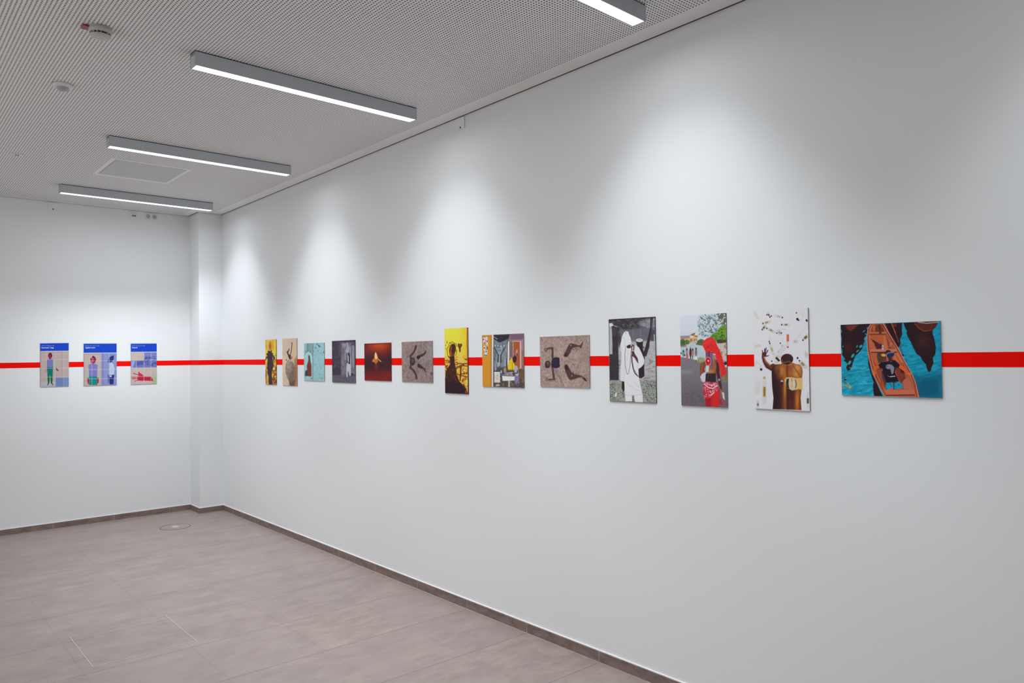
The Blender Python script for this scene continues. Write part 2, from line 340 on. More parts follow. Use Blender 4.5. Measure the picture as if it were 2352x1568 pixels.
# ---------------------------------------------------------------- picture painter
# Every print is painted as dots of ink (one colour per mesh vertex) on its own flat panel.
class Ink:
    def __init__(s, X, Y, base, px):
        s.X, s.Y, s.px = X, Y, px
        s.img = np.empty(X.shape + (3,)); s.img[:] = base
    def mix(s, al, c):
        if np.isscalar(al): al = np.full(s.X.shape, float(al))
        s.img += al[..., None] * (np.asarray(c, float) - s.img)
    def segd(s, pts, close=False):
        d = np.full(s.X.shape, 1e9); n = len(pts)
        for i in range(n if close else n - 1):
            (x0, y0), (x1, y1) = pts[i], pts[(i + 1) % n]
            dx, dy = x1 - x0, y1 - y0; L = dx * dx + dy * dy + 1e-9
            t = np.clip(((s.X - x0) * dx + (s.Y - y0) * dy) / L, 0, 1)
            d = np.minimum(d, np.hypot(s.X - x0 - t * dx, s.Y - y0 - t * dy))
        return d
    def pm(s, pts, soft=0):
        ins = np.zeros(s.X.shape, bool); n = len(pts)
        for i in range(n):
            (x0, y0), (x1, y1) = pts[i], pts[(i + 1) % n]
            if y0 == y1: continue
            ins ^= ((s.Y < y0) != (s.Y < y1)) & (s.X < (x1 - x0) * (s.Y - y0) / (y1 - y0) + x0)
        d = s.segd(pts, True)
        return np.clip(.5 + np.where(ins, d, -d) / (s.px + soft), 0, 1)
    def poly(s, pts, c, a=1, soft=0): s.mix(a * s.pm(pts, soft), c)
    def rect(s, x0, y0, x1, y1, c, a=1, soft=0): s.poly([(x0, y0), (x1, y0), (x1, y1), (x0, y1)], c, a, soft)
    def line(s, pts, w, c, a=1, soft=0):
        s.mix(a * np.clip(.5 + (w / 2 - s.segd(pts)) / (s.px + soft), 0, 1) * min(1, (w + soft) / s.px), c)
    def em(s, cx, cy, rx, ry, ang=0, soft=0):
        t = np.radians(ang); u = (s.X - cx) * np.cos(t) + (s.Y - cy) * np.sin(t); v = -(s.X - cx) * np.sin(t) + (s.Y - cy) * np.cos(t)
        r = np.hypot(u / rx, v / ry); return np.clip(.5 + (1 - r) * min(rx, ry) / (s.px + soft), 0, 1)
    def ell(s, cx, cy, rx, ry, c, a=1, ang=0, soft=0): s.mix(a * s.em(cx, cy, rx, ry, ang, soft), c)
    def glow(s, cx, cy, rx, ry, c, a=1): s.mix(a * np.exp(-((s.X - cx) / rx) ** 2 - ((s.Y - cy) / ry) ** 2), c)
    def nz(s, sx, sy, seed, octv=2, ang=0):
        t = np.radians(ang); U = s.X * np.cos(t) + s.Y * np.sin(t); V = -s.X * np.sin(t) + s.Y * np.cos(t)
        out = 0; amp = 1; tot = 0
        for o in range(octv):
            u, v = U / sx * 2 ** o + 900, V / sy * 2 ** o + 900
            i, j = np.floor(u), np.floor(v); f, g = u - i, v - j; f = f * f * (3 - 2 * f); g = g * g * (3 - 2 * g)
            h = lambda a, b: np.modf(np.abs(np.sin(a * 12.9898 + b * 78.233 + seed * 37.719 + o * 5.3) * 43758.5453))[0]
            out = out + amp * ((h(i, j) * (1 - f) + h(i + 1, j) * f) * (1 - g) + (h(i, j + 1) * (1 - f) + h(i + 1, j + 1) * f) * g)
            tot += amp; amp *= .6
        return out / tot * 2 - 1
    def tex(s, n, amt, m=1):
        s.img += (np.asarray(n) * m)[..., None] * np.asarray(amt, float)
    def patch(s, n, th, c, a=1, m=1, k=6): s.mix(np.clip((n - th) * k, 0, 1) * a * m, c)
    def vmix(s, y0, y1, c, a=1):
        s.mix(a * np.clip((s.Y - y0) / (y1 - y0), 0, 1), c)
    def hmix(s, x0, x1, c, a=1):
        s.mix(a * np.clip((s.X - x0) / (x1 - x0), 0, 1), c)

def paint_silhouette_small(k):      # yellow, dark spiky head
    k.hmix(380, 500, (222, 190, 40), .6)
    for x in (285, 300, 430, 440): k.line([(x, 355), (x - 6, 440), (x + 4, 560)], 9, (196, 130, 40), .7, 8)
    k.glow(375, 500, 40, 90, (178, 98, 22), .95); k.line([(375, 405), (378, 560)], 12, (150, 60, 20), .8, 10)
    k.glow(300, 1120, 60, 190, (150, 78, 20), .9); k.glow(470, 1120, 60, 200, (120, 62, 26), .95)
    k.rect(420, 760, 515, 1300, (170, 105, 25), .55, 30)
    n = k.nz(28, 45, 3); k.patch(n, .15, (235, 190, 50), .9, np.clip((k.Y - 780) / 80, 0, 1)); k.patch(-n, .25, (96, 44, 24), .8, np.clip((k.Y - 760) / 80, 0, 1))
    k.poly([(300, 1020), (335, 1090), (345, 1190), (318, 1230), (300, 1180)], (236, 190, 60), .8, 12)
    k.ell(457, 965, 24, 34, (245, 215, 90), .9, 0, 10)
    c = (54, 34, 42)
    k.ell(372, 705, 62, 95, c)
    for x, y, r in [(335, 612, 13), (402, 598, 12), (310, 660, 13), (425, 655, 12), (300, 735, 14), (368, 615, 14), (285, 770, 12), (352, 610, 12), (390, 620, 12)]: k.ell(x, y, r, r * 1.6, c)
    k.line([(425, 690), (450, 700), (470, 745), (440, 780)], 22, c); k.ell(455, 735, 16, 34, c); k.line([(480, 680), (495, 690)], 12, (90, 60, 30))
    k.poly([(330, 740), (420, 740), (440, 850), (445, 930), (410, 1010), (415, 1110), (432, 1298), (350, 1298), (345, 1130), (320, 980), (315, 860)], c, 1, 4)
    k.line([(325, 780), (370, 800), (420, 780)], 6, (110, 70, 40), .5)

def paint_rock_dancer(k):
    k.tex(k.nz(70, 110, 5), (9, 9, 9)); k.glow(700, 450, 120, 200, (214, 192, 172), .6); k.glow(880, 560, 70, 260, (214, 182, 142), .7)
    k.poly([(880, 780), (940, 700), (942, 1330), (770, 1330), (800, 1180), (870, 1050)], (158, 112, 78), .9, 40)
    k.poly([(905, 900), (925, 1100), (890, 1320), (860, 1300), (890, 1100)], (120, 78, 56), .7, 26); k.glow(660, 900, 50, 160, (226, 200, 158), .8)
    k.poly([(770, 775), (820, 780), (862, 850), (888, 960), (880, 1100), (872, 1215), (835, 1245), (775, 1235), (735, 1150), (700, 1060), (690, 960), (705, 870), (738, 800)], (150, 136, 120), 1, 6)
    m = k.pm([(770, 775), (820, 780), (862, 850), (888, 960), (880, 1100), (872, 1215), (835, 1245), (775, 1235), (735, 1150), (700, 1060), (690, 960), (705, 870), (738, 800)])
    k.tex(k.nz(16, 26, 6, 3), (46, 44, 42), m); k.mix(m * np.clip((k.X - 740) / 260 + (k.Y - 1000) / 500, 0, .55), (92, 70, 58))
    k.ell(800, 800, 30, 26, (196, 184, 160), .6, 0, 12)
    k.poly([(770, 1235), (840, 1240), (880, 1200), (880, 1325), (790, 1325)], (98, 66, 52), .85, 14)
    d = (52, 38, 50)
    k.line([(828, 425), (832, 455), (822, 560), (806, 655), (792, 690)], 15, (64, 44, 40)); k.line([(836, 420), (838, 455)], 7, (90, 70, 60))
    k.line([(768, 555), (764, 590), (738, 612), (740, 650), (770, 705)], 19, (58, 42, 48)); k.ell(742, 630, 18, 34, d, 1)
    k.poly([(740, 650), (790, 678), (808, 690), (812, 770), (785, 778), (756, 730)], d); k.line([(835, 720), (822, 765)], 14, (110, 62, 40)); k.ell(712, 785, 10, 18, (80, 70, 52))

def paint_blue_wall(k):
    k.tex(k.nz(26, 60, 8, 3), (16, 13, 12)); k.patch(k.nz(34, 40, 9, 3), .38, (90, 130, 136), .5)
    k.rect(1120, 425, 1265, 700, (118, 148, 150), .55, 20); k.patch(k.nz(12, 70, 10, 3), .1, (70, 88, 92), .8, k.pm([(1110, 430), (1275, 430), (1275, 660), (1110, 640)], 10))
    k.line([(1265, 430), (1266, 1215)], 10, (86, 104, 108), .85, 4); k.line([(1160, 430), (1158, 600)], 8, (60, 72, 76), .7)
    k.patch(k.nz(14, 30, 12, 2), .45, (58, 70, 74), .9, k.pm([(1270, 440), (1340, 440), (1330, 620), (1270, 640)], 10))
    for x, y in [(1350, 455), (1395, 495), (1410, 510), (1490, 630), (1380, 480), (1235, 1165)]: k.ell(x, y, 10, 18, (62, 84, 92), .9, 20)
    k.poly([(1100, 1115), (1100, 800), (1112, 700), (1140, 640), (1175, 615), (1215, 640), (1240, 710), (1252, 820), (1250, 1120)], (150, 205, 208), 1, 3)
    k.line([(1108, 720), (1135, 645), (1175, 618), (1215, 645), (1240, 715), (1250, 830)], 12, (206, 232, 232), .9)
    k.poly([(1130, 1110), (1128, 960), (1160, 830), (1180, 900), (1240, 880), (1248, 1118)], (196, 190, 186), .6)
    k.ell(1187, 725, 17, 40, (82, 42, 46)); k.ell(1192, 770, 20, 50, (112, 60, 60))
    k.poly([(1172, 790), (1212, 790), (1236, 900), (1240, 1122), (1166, 1120), (1146, 1010), (1140, 900)], (120, 54, 46)); k.line([(1185, 900), (1190, 1110)], 8, (84, 34, 34), .8, 4); k.line([(1222, 860), (1230, 1110)], 10, (92, 40, 36), .8, 4)
    k.poly([(1104, 1115), (1106, 1020), (1130, 990), (1160, 1010), (1166, 1116)], (62, 58, 72), 1, 3)

def paint_mono_wall(k):
    k.tex(k.nz(20, 90, 13, 3), (13, 12, 13)); k.rect(1850, 420, 2130, 960, (134, 130, 144), .9, 30)
    k.patch(k.nz(13, 120, 14, 3), .0, (176, 172, 184), .8, k.pm([(1870, 440), (2060, 440), (2060, 960), (1870, 940)], 14)); k.patch(k.nz(12, 90, 15, 2), .1, (86, 82, 94), .7, k.pm([(1860, 430), (2130, 430), (2130, 950), (1860, 950)], 14))
    k.line([(1975, 430), (2000, 600), (2040, 900)], 24, (186, 182, 194), .9, 10); k.line([(2100, 460), (2110, 920)], 40, (150, 148, 160), .9, 12); k.rect(2060, 430, 2130, 480, (60, 56, 68), .7, 12)
    k.rect(1855, 950, 2150, 1110, (132, 128, 140), .85, 20); k.patch(k.nz(30, 18, 16, 3), .15, (84, 80, 92), .7, k.pm([(1855, 950), (2150, 950), (2150, 1110), (1855, 1110)], 14))
    k.rect(1800, 420, 1850, 700, (98, 84, 104), .6, 20); k.patch(k.nz(20, 60, 17, 2), .3, (118, 110, 124), .5, k.pm([(1680, 700), (1850, 700), (1850, 950), (1680, 950)], 14)); k.line([(1672, 520), (1690, 560)], 10, (120, 116, 126), .8)
    k.rect(1670, 1095, 2160, 1265, (98, 92, 104), .95, 14); m = np.clip((k.Y - 1100) / 20, 0, 1); k.tex(k.nz(14, 12, 18, 2), (28, 28, 29), m); k.ell(2080, 1080, 22, 32, (46, 42, 54)); k.ell(2110, 1090, 40, 26, (70, 66, 76), .6, 0, 10)
    w = (196, 192, 204)
    k.line([(1962, 580), (1974, 640), (1992, 740)], 17, w, 1, 3); k.poly([(1985, 690), (2040, 700), (2056, 800), (2052, 920), (1972, 930), (1975, 820)], w, 1, 4); k.line([(1968, 640), (1985, 760), (1978, 840)], 14, (70, 62, 78), .9, 3)
    k.line([(2010, 640), (2022, 700), (2026, 800), (2030, 850)], 26, (40, 32, 46)); k.line([(1985, 800), (2010, 850), (2035, 840)], 14, (46, 38, 50)); k.ell(2010, 660, 17, 34, (38, 32, 42))
    k.poly([(1965, 900), (2058, 910), (2056, 1000), (2060, 1105), (2030, 1112), (2010, 1010), (1992, 1010), (1990, 1140), (1966, 1130)], w, 1, 3)

def paint_red_underwater(k):
    k.glow(430, 470, 240, 120, (176, 52, 22), .95); k.glow(430, 440, 120, 60, (196, 76, 28), .9); k.tex(k.nz(50, 50, 20, 3), (14, 6, 3), np.clip((600 - k.Y) / 120, 0, 1))
    k.rect(150, 940, 680, 1140, (122, 22, 22), .9, 90); k.glow(330, 800, 260, 170, (44, 24, 30), .75); k.rect(150, 690, 680, 900, (46, 24, 34), .55, 70); k.glow(640, 700, 60, 130, (50, 22, 34), .8)
    k.line([(160, 430), (640, 395)], 24, (96, 22, 18), .5, 24)
    k.poly([(372, 575), (392, 610), (410, 660), (425, 700), (480, 745), (486, 768), (455, 755), (415, 715), (418, 760), (385, 800), (372, 812), (350, 770), (325, 760), (300, 765), (312, 722), (345, 690), (352, 620)], (214, 120, 52), .95, 8)
    k.poly([(372, 575), (385, 600), (402, 650), (408, 690), (370, 710), (352, 660), (358, 610)], (240, 206, 140), .95, 8); k.ell(372, 605, 10, 22, (236, 214, 190), .9, 0, 6)
    k.line([(425, 712), (472, 748)], 11, (235, 168, 120), .9, 4); k.line([(345, 700), (312, 745)], 14, (210, 96, 42), .9, 6); k.line([(360, 720), (375, 800)], 8, (140, 50, 24), .7, 4); k.line([(400, 720), (390, 790)], 8, (150, 50, 24), .7, 4); k.glow(385, 850, 40, 45, (150, 26, 34), .8)

def limbs_ground(k, seed, light, sx):
    k.tex(k.nz(18 * sx, 30 * sx, seed, 3), (26, 24, 24)); k.patch(k.nz(11 * sx, 34 * sx, seed + 1, 3, 25), .15, light, .55); k.patch(k.nz(12 * sx, 22 * sx, seed + 2, 3, 35), .3, (92, 76, 80), .6)
    k.tex(k.nz(90 * sx, 120 * sx, seed + 3, 1), (9, 9, 8))

def paint_limbs_v(k):
    limbs_ground(k, 30, (164, 146, 134), 1); k.glow(1430, 560, 90, 200, (150, 148, 146), .6)
    c = (74, 50, 52)
    k.line([(1150, 455), (1142, 500), (1105, 580), (1040, 650)], 34, c, 1, 2); k.ell(1145, 475, 22, 30, c); k.line([(1040, 650), (1062, 735)], 42, (84, 58, 58), 1, 2)
    k.ell(1082, 755, 52, 80, (56, 44, 48), 1, 6); k.ell(1085, 735, 26, 40, (92, 84, 84), .8, 0, 14); k.line([(1050, 830), (1036, 880)], 36, (84, 58, 58), 1, 2)
    k.line([(1040, 865), (1105, 930), (1150, 1010), (1160, 1080)], 36, c, 1, 2); k.ell(1158, 1065, 20, 28, c)
    k.poly([(1155, 662), (1195, 640), (1290, 600), (1325, 570), (1340, 535), (1350, 560), (1335, 605), (1300, 640), (1240, 670), (1195, 722), (1172, 700)], (66, 44, 52), 1, 3); k.ell(1192, 672, 32, 34, (44, 34, 54))
    k.poly([(1195, 788), (1230, 812), (1290, 870), (1325, 890), (1345, 965), (1325, 955), (1300, 905), (1230, 885), (1180, 862), (1176, 820)], (60, 42, 46), 1, 3); k.line([(1320, 430), (1355, 490)], 10, (90, 78, 74), .8, 4); k.ell(1450, 990, 24, 34, (80, 76, 76), .8, 0, 12)

def paint_yellow_dreads(k):
    k.vmix(100, 600, (240, 206, 62), .9); k.hmix(1950, 2170, (234, 180, 54), .8)
    g = np.clip((k.Y - 640) / 60, 0, 1); k.mix(g, (226, 176, 66)); n = k.nz(46, 34, 40, 3); k.patch(n, .12, (120, 54, 24), .9, g); k.patch(-k.nz(40, 30, 41, 2), .3, (250, 214, 96), .9, g); k.patch(k.nz(30, 20, 44, 2), .45, (70, 30, 20), .9, g)
    k.line([(1710, 735), (1800, 740)], 18, (130, 58, 26), .9); k.line([(1710, 775), (1800, 770)], 12, (140, 64, 26), .8)
    k.line([(1920, 770), (2040, 800), (2150, 795)], 18, (96, 40, 24)); k.line([(1990, 830), (2160, 845)], 16, (110, 44, 20)); k.line([(2020, 830), (2000, 1120)], 26, (112, 44, 22)); k.line([(1930, 860), (1990, 850)], 18, (96, 38, 22)); k.line([(1945, 1000), (2160, 1060)], 18, (110, 46, 24))
    k.poly([(1960, 590), (2030, 590), (2060, 700), (2070, 790), (1950, 780)], (240, 196, 92), .9, 8)
    k.line([(2137, 100), (2132, 400), (2145, 700), (2160, 1390)], 15, (166, 76, 26), .95, 4); k.line([(2150, 100), (2160, 1390)], 16, (90, 42, 34), .5, 4)
    k.poly([(1960, 405), (2000, 415), (2035, 410), (2038, 450), (2012, 490), (2008, 575), (1985, 570), (1978, 500), (1955, 450)], (84, 36, 24), 1, 3); k.ell(1995, 440, 12, 20, (220, 150, 80), .6, 0, 8)
    for pts in ([(1840, 420), (1800, 385), (1785, 440)], [(1845, 375), (1890, 400), (1930, 420), (1938, 470)], [(1760, 480), (1750, 560), (1762, 640), (1785, 680)], [(1800, 440), (1765, 490)], [(1905, 480), (1930, 540), (1935, 590), (1910, 640)], [(1820, 400), (1830, 380), (1855, 375)], [(1745, 360), (1750, 400)], [(1730, 500), (1735, 520)], [(1720, 430), (1725, 450)], [(1900, 520), (1925, 560)], [(1780, 640), (1800, 690)]): k.line(pts, 9, (80, 38, 30), .95)
    c = (62, 30, 28)
    k.ell(1850, 540, 62, 125, (104, 46, 26), 1, 4, 4); k.ell(1868, 500, 48, 90, c, .9, 10, 10); k.line([(1835, 480), (1820, 560), (1825, 620)], 22, (182, 96, 42), .8, 14); k.ell(1800, 600, 10, 20, (200, 120, 50), .9, 0, 6); k.ell(1840, 650, 16, 12, (196, 120, 84), .8, 0, 6)
    k.poly([(1800, 660), (1890, 640), (1895, 740), (1905, 830), (1930, 920), (1935, 1010), (1990, 1140), (2110, 1270), (2160, 1390), (1712, 1365), (1712, 1080), (1725, 930), (1780, 850), (1810, 800)], c, 1, 6)
    m = k.pm([(1725, 900), (1900, 840), (1960, 1100), (1990, 1330), (1800, 1330), (1712, 1100)], 60); k.patch(k.nz(9, 34, 46, 2), .25, (150, 88, 52), .55, m); k.vmix(1150, 1340, (42, 26, 40), .0)
    k.mix(k.pm([(1712, 1090), (1850, 1130), (2000, 1180), (2110, 1280), (2160, 1392), (1712, 1368)], 60) * .75, (40, 24, 38)); k.poly([(2090, 1360), (2105, 1310), (2130, 1315), (2145, 1385)], (150, 56, 34), .9, 8)

def paint_room(k):
    k.rect(945, 225, 1130, 1310, (208, 142, 42)); k.hmix(1110, 1150, (150, 84, 36)); k.rect(945, 262, 1100, 300, (180, 112, 34), .6, 20); k.mix(np.clip((k.X - 1138) * .3, 0, 1), (88, 84, 92))
    k.rect(1138, 240, 1175, 1300, (214, 208, 200)); k.rect(1168, 500, 1178, 1290, (110, 104, 128), .8)
    for x0, y0, x1, y1 in [(968, 308, 1010, 440), (1018, 290, 1054, 358), (1028, 368, 1062, 460), (978, 470, 1015, 570), (1040, 470, 1070, 545), (1000, 560, 1052, 612), (990, 612, 1052, 682)]: k.rect(x0, y0, x1, y1, (208, 208, 216))
    for x, y in [(975, 345), (992, 420), (1048, 385), (1055, 500), (992, 515), (1027, 588), (1005, 662), (1035, 664), (1055, 525)]: k.ell(x, y, 11, 15, (60, 50, 90))
    k.rect(1178, 240, 1500, 1290, (74, 78, 88)); k.poly([(1178, 245), (1500, 235), (1500, 300), (1400, 380), (1320, 400), (1240, 380), (1178, 310)], (44, 46, 58), 1, 4); k.rect(1250, 238, 1480, 262, (96, 56, 50), .8); k.line([(1180, 290), (1250, 335)], 20, (150, 140, 110), .9)
    m = k.pm([(1190, 350), (1300, 410), (1470, 330), (1440, 700), (1380, 960), (1190, 950)], 6)
    k.mix(m * .85, (132, 142, 150)); k.patch(k.nz(14, 120, 50, 2, 12), .2, (72, 80, 92), .8, m); k.patch(k.nz(12, 80, 51, 2, -10), .3, (186, 194, 200), .7, m)
    for y in (380, 410, 440): k.line([(1200, y), (1300, y + 60), (1440, y - 20)], 6, (66, 74, 86), .7)
    k.poly([(1200, 500), (1290, 520), (1385, 500), (1360, 600), (1335, 780), (1290, 800), (1250, 780), (1235, 620)], (152, 160, 168), .8, 8)
    for a, b in [((1205, 520), (1270, 660)), ((1270, 660), (1265, 790)), ((1385, 520), (1325, 660)), ((1325, 660), (1320, 790))]:
        for t in np.linspace(0, 1, 6): x, y = a[0] + (b[0] - a[0]) * t, a[1] + (b[1] - a[1]) * t; k.ell(x, y, 15, 13, (44, 48, 56), .9, 20)
    for x, y in [(1275, 565), (1310, 565)]: k.ell(x, y, 12, 22, (96, 104, 112))
    for x, y in [(1210, 465), (1262, 475), (1325, 478), (1390, 465)]: k.ell(x, y, 9, 16, (206, 210, 214))
    k.poly([(1178, 900), (1400, 900), (1400, 1000), (1178, 1000)], (60, 64, 74), .8, 20)
    k.poly([(1440, 500), (1500, 240), (1785, 218), (1785, 940), (1480, 900)], (150, 116, 126), 1, 8); k.rect(1510, 235, 1785, 340, (112, 84, 104), .8, 20); k.poly([(1700, 420), (1785, 300), (1785, 900), (1730, 900)], (164, 128, 146), .8, 20)
    k.poly([(1455, 560), (1480, 370), (1560, 400), (1570, 700), (1480, 900), (1440, 800)], (118, 98, 96), .9, 8); k.patch(k.nz(26, 50, 52, 3), .2, (150, 138, 132), .8, k.pm([(1490, 360), (1570, 400), (1570, 700), (1490, 800)], 10))
    k.poly([(1470, 380), (1490, 380), (1492, 600), (1485, 850), (1455, 860), (1462, 560)], (222, 222, 226), 1, 3)
    k.rect(1565, 370, 1730, 920, (196, 178, 170)); k.poly([(1575, 385), (1702, 385), (1706, 900), (1660, 940), (1575, 940)], (166, 84, 48)); k.rect(1735, 560, 1785, 940, (160, 100, 76), .8, 14)
    k.ell(1640, 600, 22, 60, (170, 150, 160), .9, 8); k.ell(1645, 640, 12, 24, (70, 50, 70), .8)
    k.poly([(1480, 800), (1540, 700), (1565, 760), (1600, 860), (1600, 1000), (1470, 980), (1455, 860)], (236, 190, 40), 1, 4); k.line([(1550, 800), (1550, 1000)], 7, (70, 60, 40), .9); k.line([(1470, 810), (1540, 805)], 8, (170, 150, 60), .7)
    k.rect(1178, 950, 1785, 1310, (84, 72, 68), .95, 20); k.patch(k.nz(26, 40, 53, 3), .15, (140, 122, 106), .8, np.clip((k.Y - 1000) / 60, 0, 1) * np.clip((k.X - 1190) / 10, 0, 1)); k.patch(k.nz(20, 40, 54, 2), .35, (52, 40, 44), .9, np.clip((k.Y - 960) / 40, 0, 1) * np.clip((k.X - 1190) / 10, 0, 1)); k.rect(1690, 960, 1785, 1120, (118, 84, 58), .7, 20)
    k.rect(1190, 1005, 1308, 1205, (206, 204, 196)); k.line([(1200, 1095), (1300, 1095)], 5, (120, 120, 118), .8); k.line([(1250, 1020), (1250, 1190)], 3, (150, 150, 146), .6); [k.ell(1252, y, 7, 10, (90, 90, 90)) for y in (1062, 1130)]; k.rect(1190, 995, 1312, 1015, (226, 224, 214)); k.rect(1225, 1245, 1300, 1270, (206, 200, 190), .9)
    k.ell(1215, 930, 22, 44, (150, 152, 170), .9, 0, 8); k.ell(1335, 1020, 30, 40, (70, 90, 150), .9, 0, 8); k.ell(1385, 1010, 34, 36, (60, 70, 124), .9, 0, 6); k.ell(1330, 990, 12, 30, (200, 206, 216), .9)
    k.ell(1405, 960, 28, 60, (196, 160, 84), .8, 0, 10); k.line([(1405, 760), (1412, 880)], 14, (220, 222, 226), .9); k.line([(1430, 820), (1438, 960)], 10, (60, 60, 60), .8)
    k.poly([(1440, 1000), (1560, 990), (1570, 1060), (1360, 1060)], (176, 172, 182), .9); k.patch(k.nz(10, 16, 55, 2), .1, (64, 58, 70), .9, k.pm([(1360, 990), (1570, 985), (1570, 1065), (1360, 1065)], 6))
    k.poly([(1345, 1065), (1605, 1075), (1590, 1160), (1360, 1172)], (222, 220, 230)); k.rect(1475, 1165, 1500, 1290, (206, 200, 196), .9, 4); k.line([(1355, 1070), (1600, 1082)], 8, (80, 70, 76), .8)
    k.poly([(1600, 860), (1650, 870), (1675, 960), (1680, 1060), (1650, 1100), (1600, 1040), (1590, 960)], (176, 168, 182), 1, 3); k.ell(1598, 740, 40, 72, (50, 38, 46), 1, 6); k.line([(1655, 960), (1660, 1010), (1570, 1030)], 26, (74, 50, 54)); k.poly([(1600, 1075), (1685, 1070), (1690, 1130), (1640, 1240), (1600, 1220)], (116, 108, 150), 1, 5); k.patch(k.nz(12, 14, 56, 2), .2, (170, 160, 180), .7, k.pm([(1600, 860), (1690, 880), (1690, 1240), (1600, 1220)], 6))
    k.mix(np.clip((k.X - 1772) / 12, 0, 1) * .5, (110, 96, 120))

def paint_limbs_body(k):
    limbs_ground(k, 60, (184, 162, 148), 1.2); k.glow(520, 480, 160, 120, (170, 150, 138), .5); k.rect(200, 260, 440, 330, (138, 116, 118), .5, 40); k.glow(1190, 760, 80, 200, (140, 116, 118), .5)
    k.line([(530, 1020), (620, 1180), (700, 1340)], 20, (106, 88, 86), .6, 20); k.line([(460, 470), (560, 600)], 14, (110, 92, 90), .5, 18)
    c = (84, 56, 54)
    k.line([(335, 575), (400, 545), (462, 550)], 44, (100, 70, 66), 1, 4); k.ell(320, 575, 38, 42, (132, 102, 98), 1, 0, 8); k.line([(320, 620), (355, 590)], 22, (112, 82, 76), 1, 4); k.line([(465, 540), (470, 640), (468, 760)], 40, c, 1, 4)
    k.line([(465, 950), (480, 1080), (495, 1190)], 42, c, 1, 4); k.line([(510, 1205), (390, 1215)], 40, (100, 68, 64), 1, 4); k.ell(345, 1205, 38, 48, (132, 104, 98), 1, 0, 8); k.line([(520, 1245), (400, 1250)], 12, (126, 96, 88), .8, 6)
    k.poly([(450, 800), (500, 745), (560, 738), (614, 752), (615, 850), (622, 940), (560, 970), (500, 965), (445, 940), (436, 870)], (40, 36, 54), 1, 3); k.ell(452, 862, 10, 12, (130, 120, 130), .9); k.ell(520, 850, 60, 70, (48, 46, 74), .6, 0, 30); k.ell(480, 980, 24, 26, (100, 72, 80), .9, 0, 8)
    k.ell(365, 888, 62, 78, (62, 42, 46)); k.ell(378, 880, 44, 50, (96, 68, 64), .8, 0, 24); k.ell(362, 862, 12, 12, (170, 140, 126), .5, 0, 8); k.ell(345, 945, 38, 22, (54, 38, 46), .8, 0, 10)
    k.poly([(705, 705), (740, 620), (800, 500), (848, 442), (900, 450), (1010, 485), (1060, 480), (1090, 430), (1115, 395), (1118, 410), (1080, 545), (1065, 555), (1030, 515), (960, 520), (880, 555), (840, 650), (775, 740)], (86, 56, 58), 1, 4); k.ell(745, 690, 34, 44, (62, 38, 48), .9, 30); k.ell(856, 484, 10, 12, (220, 190, 180), .9, 0, 5); k.line([(880, 560), (930, 575), (1010, 530)], 8, (80, 56, 54), .8, 4); k.line([(1100, 410), (1060, 490)], 9, (160, 130, 120), .5, 6)
    k.poly([(720, 930), (760, 888), (790, 900), (850, 1000), (900, 1090), (1000, 1110), (1090, 1130), (1150, 1170), (1190, 1230), (1170, 1245), (1100, 1185), (1040, 1165), (960, 1190), (840, 1225), (800, 1180), (745, 1060)], (84, 56, 58), 1, 4); k.ell(760, 960, 36, 66, (54, 36, 44), .9, -12, 14); k.line([(790, 905), (880, 1060)], 8, (190, 170, 160), .7, 4); k.ell(876, 1130, 9, 11, (220, 200, 190), .9, 0, 4); k.line([(1060, 1155), (1110, 1165)], 10, (170, 140, 136), .8, 5); k.line([(1120, 1180), (1185, 1235)], 20, (50, 30, 38), .9, 4)
    k.ell(248, 1150, 9, 9, (60, 36, 52)); k.ell(905, 1075, 12, 24, (90, 50, 48), .9, -20); k.ell(962, 1076, 10, 12, (84, 60, 60))

